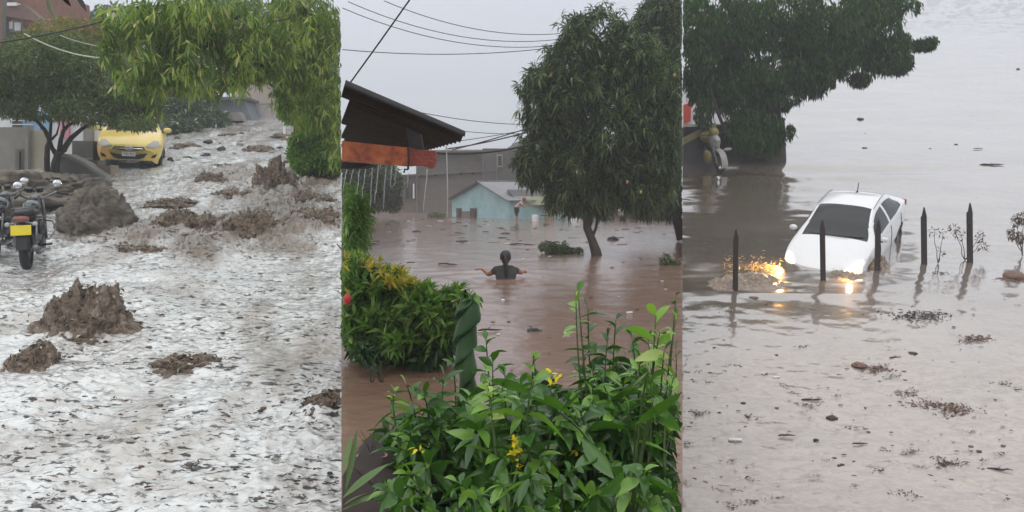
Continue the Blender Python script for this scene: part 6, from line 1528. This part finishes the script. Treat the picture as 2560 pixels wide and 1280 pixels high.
bm = bmesh.new(); ball(bm, (0, .25, 1.20), (.16, .16, .16)); bmobj('windscreen', bm, M_shadedyellow, t, True)
bm = bmesh.new(); ball(bm, (-.02, .75, 1.0), (.20, .36, .18)); bmobj('fuel_tank', bm, M_shadedyellow, t, True)
bm = bmesh.new(); ball(bm, (0, 1.3, .95), (.15, .42, .10)); bmobj('seat', bm, M_black, t, True)
bm = bmesh.new(); ball(bm, (-.22, .35, .45), (.12, .2, .22)); bmobj('leg_shield', bm, M_shadedyellow, t, True)
for s_ in (-1, 1):
    bm = bmesh.new(); tube(bm, [(s_ * .09, 0, R - .08), (s_ * .09, .22, .95)], .028, 8); bmobj('fork_leg', bm, M_shadedwhite, t, True)
    bm = bmesh.new(); tube(bm, [(s_ * .05, .3, 1.12), (s_ * .38, .36, 1.15)], .018, 8); bmobj('handlebar', bm, M_black, t, True)
    bm = bmesh.new(); ball(bm, (s_ * .40, .2, .62 if s_ > 0 else 1.42), (.14 if s_ > 0 else .07, .05, .05)); bmobj('hand_guard' if s_ > 0 else 'mirror', bm, M_shadedwhite if s_ > 0 else M_black, t, True)
bm = bmesh.new(); tube(bm, [(0, 1.6, .8), (0, .9, .6), (0, .5, .5)], .12, 10); bmobj('frame', bm, M_black, t, True)
o = empty('yellow_boat', P(1735, 340, 33), label='yellow edged hull lying behind the motorcycle at the left edge', cat='boat')
slab('gunwale', [(1709, 344), (1788, 306), (1792, 318), (1709, 362)], 32.8, .25, M_shadedyellow, o); slab('hull', [(1709, 362), (1790, 320), (1800, 410), (1709, 414)], 32.9, 1.2, simple('mat_dark_hull', (.05, .05, .055), .6, .3, 3), o)
relparent(o)
# --- dead plants by the pickets
def deadplant(label, base, tips, Y, leafn, mat):
    t = empty('dead_plant', S(3, *base), label=label, cat='dead plant', group='withered plants by the pickets'); b = S(3, *base); bm = bmesh.new()
    for tp in tips: leafy_branch(bm, [b.lerp(P(tp[0], tp[1], b.y), q) + Vector((random.uniform(-.03, .03), 0, random.uniform(-.02, .02))) * (1 if 0 < q < 1 else 0) for q in np.linspace(0, 1, 6)], .011, .004)
    bmobj('stems', bm, M_wood, t, True)
    foliage('leaves', t, 3, [(tp[0], tp[1] + 6, b.y, 10, 14, .1) for tp in tips], leafn, .08, .03, mat, 'random', gap=0); relparent(t)
L_dead = leafmat('mat_withered_leaf', (.09, .05, .04), (.19, .10, .08), None, trans=.1)
random.seed(3)
deadplant('thin bare withered stems between the two right pickets', (2345, 658), [(2336, 575), (2358, 580), (2352, 620)], 0, 40, L_dead)
deadplant('reddish withered plant clinging to the rightmost picket', (2412, 650), [(2385, 570), (2400, 580), (2455, 610), (2450, 585)], 0, 150, L_dead)
deadplant('reddish brown withered bush at the right edge', (2556, 640), [(2540, 545), (2556, 540), (2530, 580), (2550, 590)], 0, 420, L_dead)
# --- debris on the river
D3 = 'debris on the river'
fl = [(2151, 298, 18, 'clump', M_dark, 'darkest lump floating under the overhanging branch'), (2162, 334, 9, 'clump', M_dark, 'tiny round lump below the darkest floating lump'), (2163, 371, 16, 'clump', M_wood, 'greyish lump, lowest of the three in a column on the river'), (2325, 372, 8, 'clump', M_wood, 'small faint speck in the middle of the river'), (2390, 361, 9, 'clump', M_wood, 'small faint speck left of the dark driftwood piece'), (2446, 372, 26, 'stick', M_dark, 'dark short driftwood piece on the far river'),
      (2545, 172, 9, 'clump', M_dark, 'small dark speck near the right edge far up the river'), (2480, 413, 60, 'stick', M_wood, 'long thin stick in the far water above the pickets'), (1885, 745, 22, 'clump', M_leafbrown, 'brown floating clump below the leftmost picket'), (1915, 762, 50, 'leafpile', M_wood, 'dark weed raft below the orange splash'), (1722, 996, 9, 'clump', M_dark, 'small black lump at the left edge of the lower river'),
      (2030, 1001, 52, 'stick', M_wood, 'straight stick floating in the middle of the lower river'), (1968, 1090, 44, 'stick', M_wood, 'forked twig on the lower river'), (2080, 1045, 26, 'clump', M_wood, 'crooked dark twig lump right of the straight stick'), (2040, 1100, 14, 'clump', M_dark, 'small dark upright scrap beside the crooked twig lump'), (2106, 1162, 12, 'clump', M_dark, 'dark dot low in the middle of the river'),
      (1838, 1100, 32, 'board', M_white, 'white flat scrap on the lower left river'), (1940, 944, 18, 'board', M_white, 'white chip above the straight stick'), (2280, 885, 26, 'clump', M_wood, 'dark hooked lump above the curved weed raft'), (2240, 895, 36, 'stick', M_wood, 'dark hooked stick beside the hooked lump'), (2150, 915, 40, 'clump', M_leafbrown, 'brown clump at the head of the upper weed streak'),
      (2240, 848, 24, 'board', M_paleboard, 'pale chip in the upper weed streak'), (2440, 847, 100, 'leafpile', M_leafbrown, 'reddish leaf raft on the right side of the river'), (2200, 922, 110, 'leafpile', M_leafbrown, 'brown leaf streak left of the curved weed raft'), (2280, 985, 90, 'leafpile', M_leafbrown, 'upper left end of the curved weed raft'), (2330, 1015, 120, 'leafpile', M_leafbrown, 'thick middle of the curved weed raft'),
      (2400, 1028, 130, 'leafpile', M_leafbrown, 'right arm of the curved weed raft'), (2370, 1160, 70, 'leafpile', M_wood, 'thin leaf raft low on the right'), (2250, 1235, 70, 'leafpile', M_wood, 'small leaf raft near the bottom of the river'), (2300, 790, 160, 'leafpile', M_wood, 'scattered leaves floating just below the pickets'), (2530, 700, 80, 'leafpile', M_leafbrown, 'brown leaf heap at the right edge by the withered bush'), (2535, 692, 60, 'clump', M_leafbrown, 'brown mud lump at the right edge by the withered bush'),
      (2500, 1175, 60, 'stick', M_wood, 'long thin stick low on the right side'), (2150, 1110, 40, 'stick', M_wood, 'short stick near the bottom middle of the river'), (1880, 1255, 60, 'leafpile', M_leafbrown, 'reddish leaf raft at the bottom left'), (2350, 683, 60, 'leafpile', M_wood, 'leafy twig raft between the two right pickets'), (1820, 785, 36, 'leafpile', M_wood, 'little leaf raft left of the weed raft')]
for i, (x, y, w_, kd, mt, lb) in enumerate(fl): debris(kd, 3, x, y, w_, mt, lb, 'floating debris', D3, random.Random(i).uniform(-.4, .4), i, .8)
rr = random.Random(9)
for i in range(230):
    y = 740 + 530 * rr.random() ** .85; x = rr.uniform(1715, 2552); kd = rr.choice(['clump', 'leafpile', 'stick', 'leafpile', 'stick', 'board'])
    if y < 860 and x < 2000 and rr.random() < .5: continue
    mt = rr.choice([M_wood, M_leafbrown, M_wood, M_leafbrown, M_paleboard]) if kd != 'board' else rr.choice([M_paleboard, M_leafbrown])
    debris(kd, 3, x, y, rr.uniform(7, 26) * (2.0 if kd == 'leafpile' else .55), mt, DLAB[(kd, mt.name)] + ' on the ' + depth_word(y) + ' river foreground, ' + where(3, x, y), 'floating debris', 'scraps scattered over the lower river', rr.uniform(-.6, .6), 100 + i, .35)
rr = random.Random(19)
for i in range(230):
    y = 690 + 580 * rr.random() ** .8; x = rr.uniform(8, 840); kd = rr.choice(['clump', 'stick', 'leafpile', 'stick', 'leafpile']); mt = rr.choice([M_wood, M_wood, M_dark, M_leafbrown])
    debris(kd, 1, x, y, rr.uniform(7, 17) * (2 if kd == 'leafpile' else 1), mt, DLAB[(kd, mt.name)] + ' on the ' + depth_word(y) + ' grey torrent, ' + where(1, x, y), 'floating debris', 'scraps carried by the torrent', rr.uniform(-.5, .5), 400 + i, .7).location.z += .03
for i in range(60):
    y = 318 + 130 * rr.random() ** .8; x = rr.uniform(410, 720); kd = rr.choice(['clump', 'clump', 'board', 'stick']); mt = rr.choice([M_wood, M_dark, M_leafbrown, M_con])
    debris(kd, 1, x, y, rr.uniform(7, 22), mt, DLAB[(kd, mt.name)] + ' swept down the far part of the street', 'floating debris', 'rubble swept down the far street', rr.uniform(-.5, .5), 700 + i, 1.4).location.z += .04
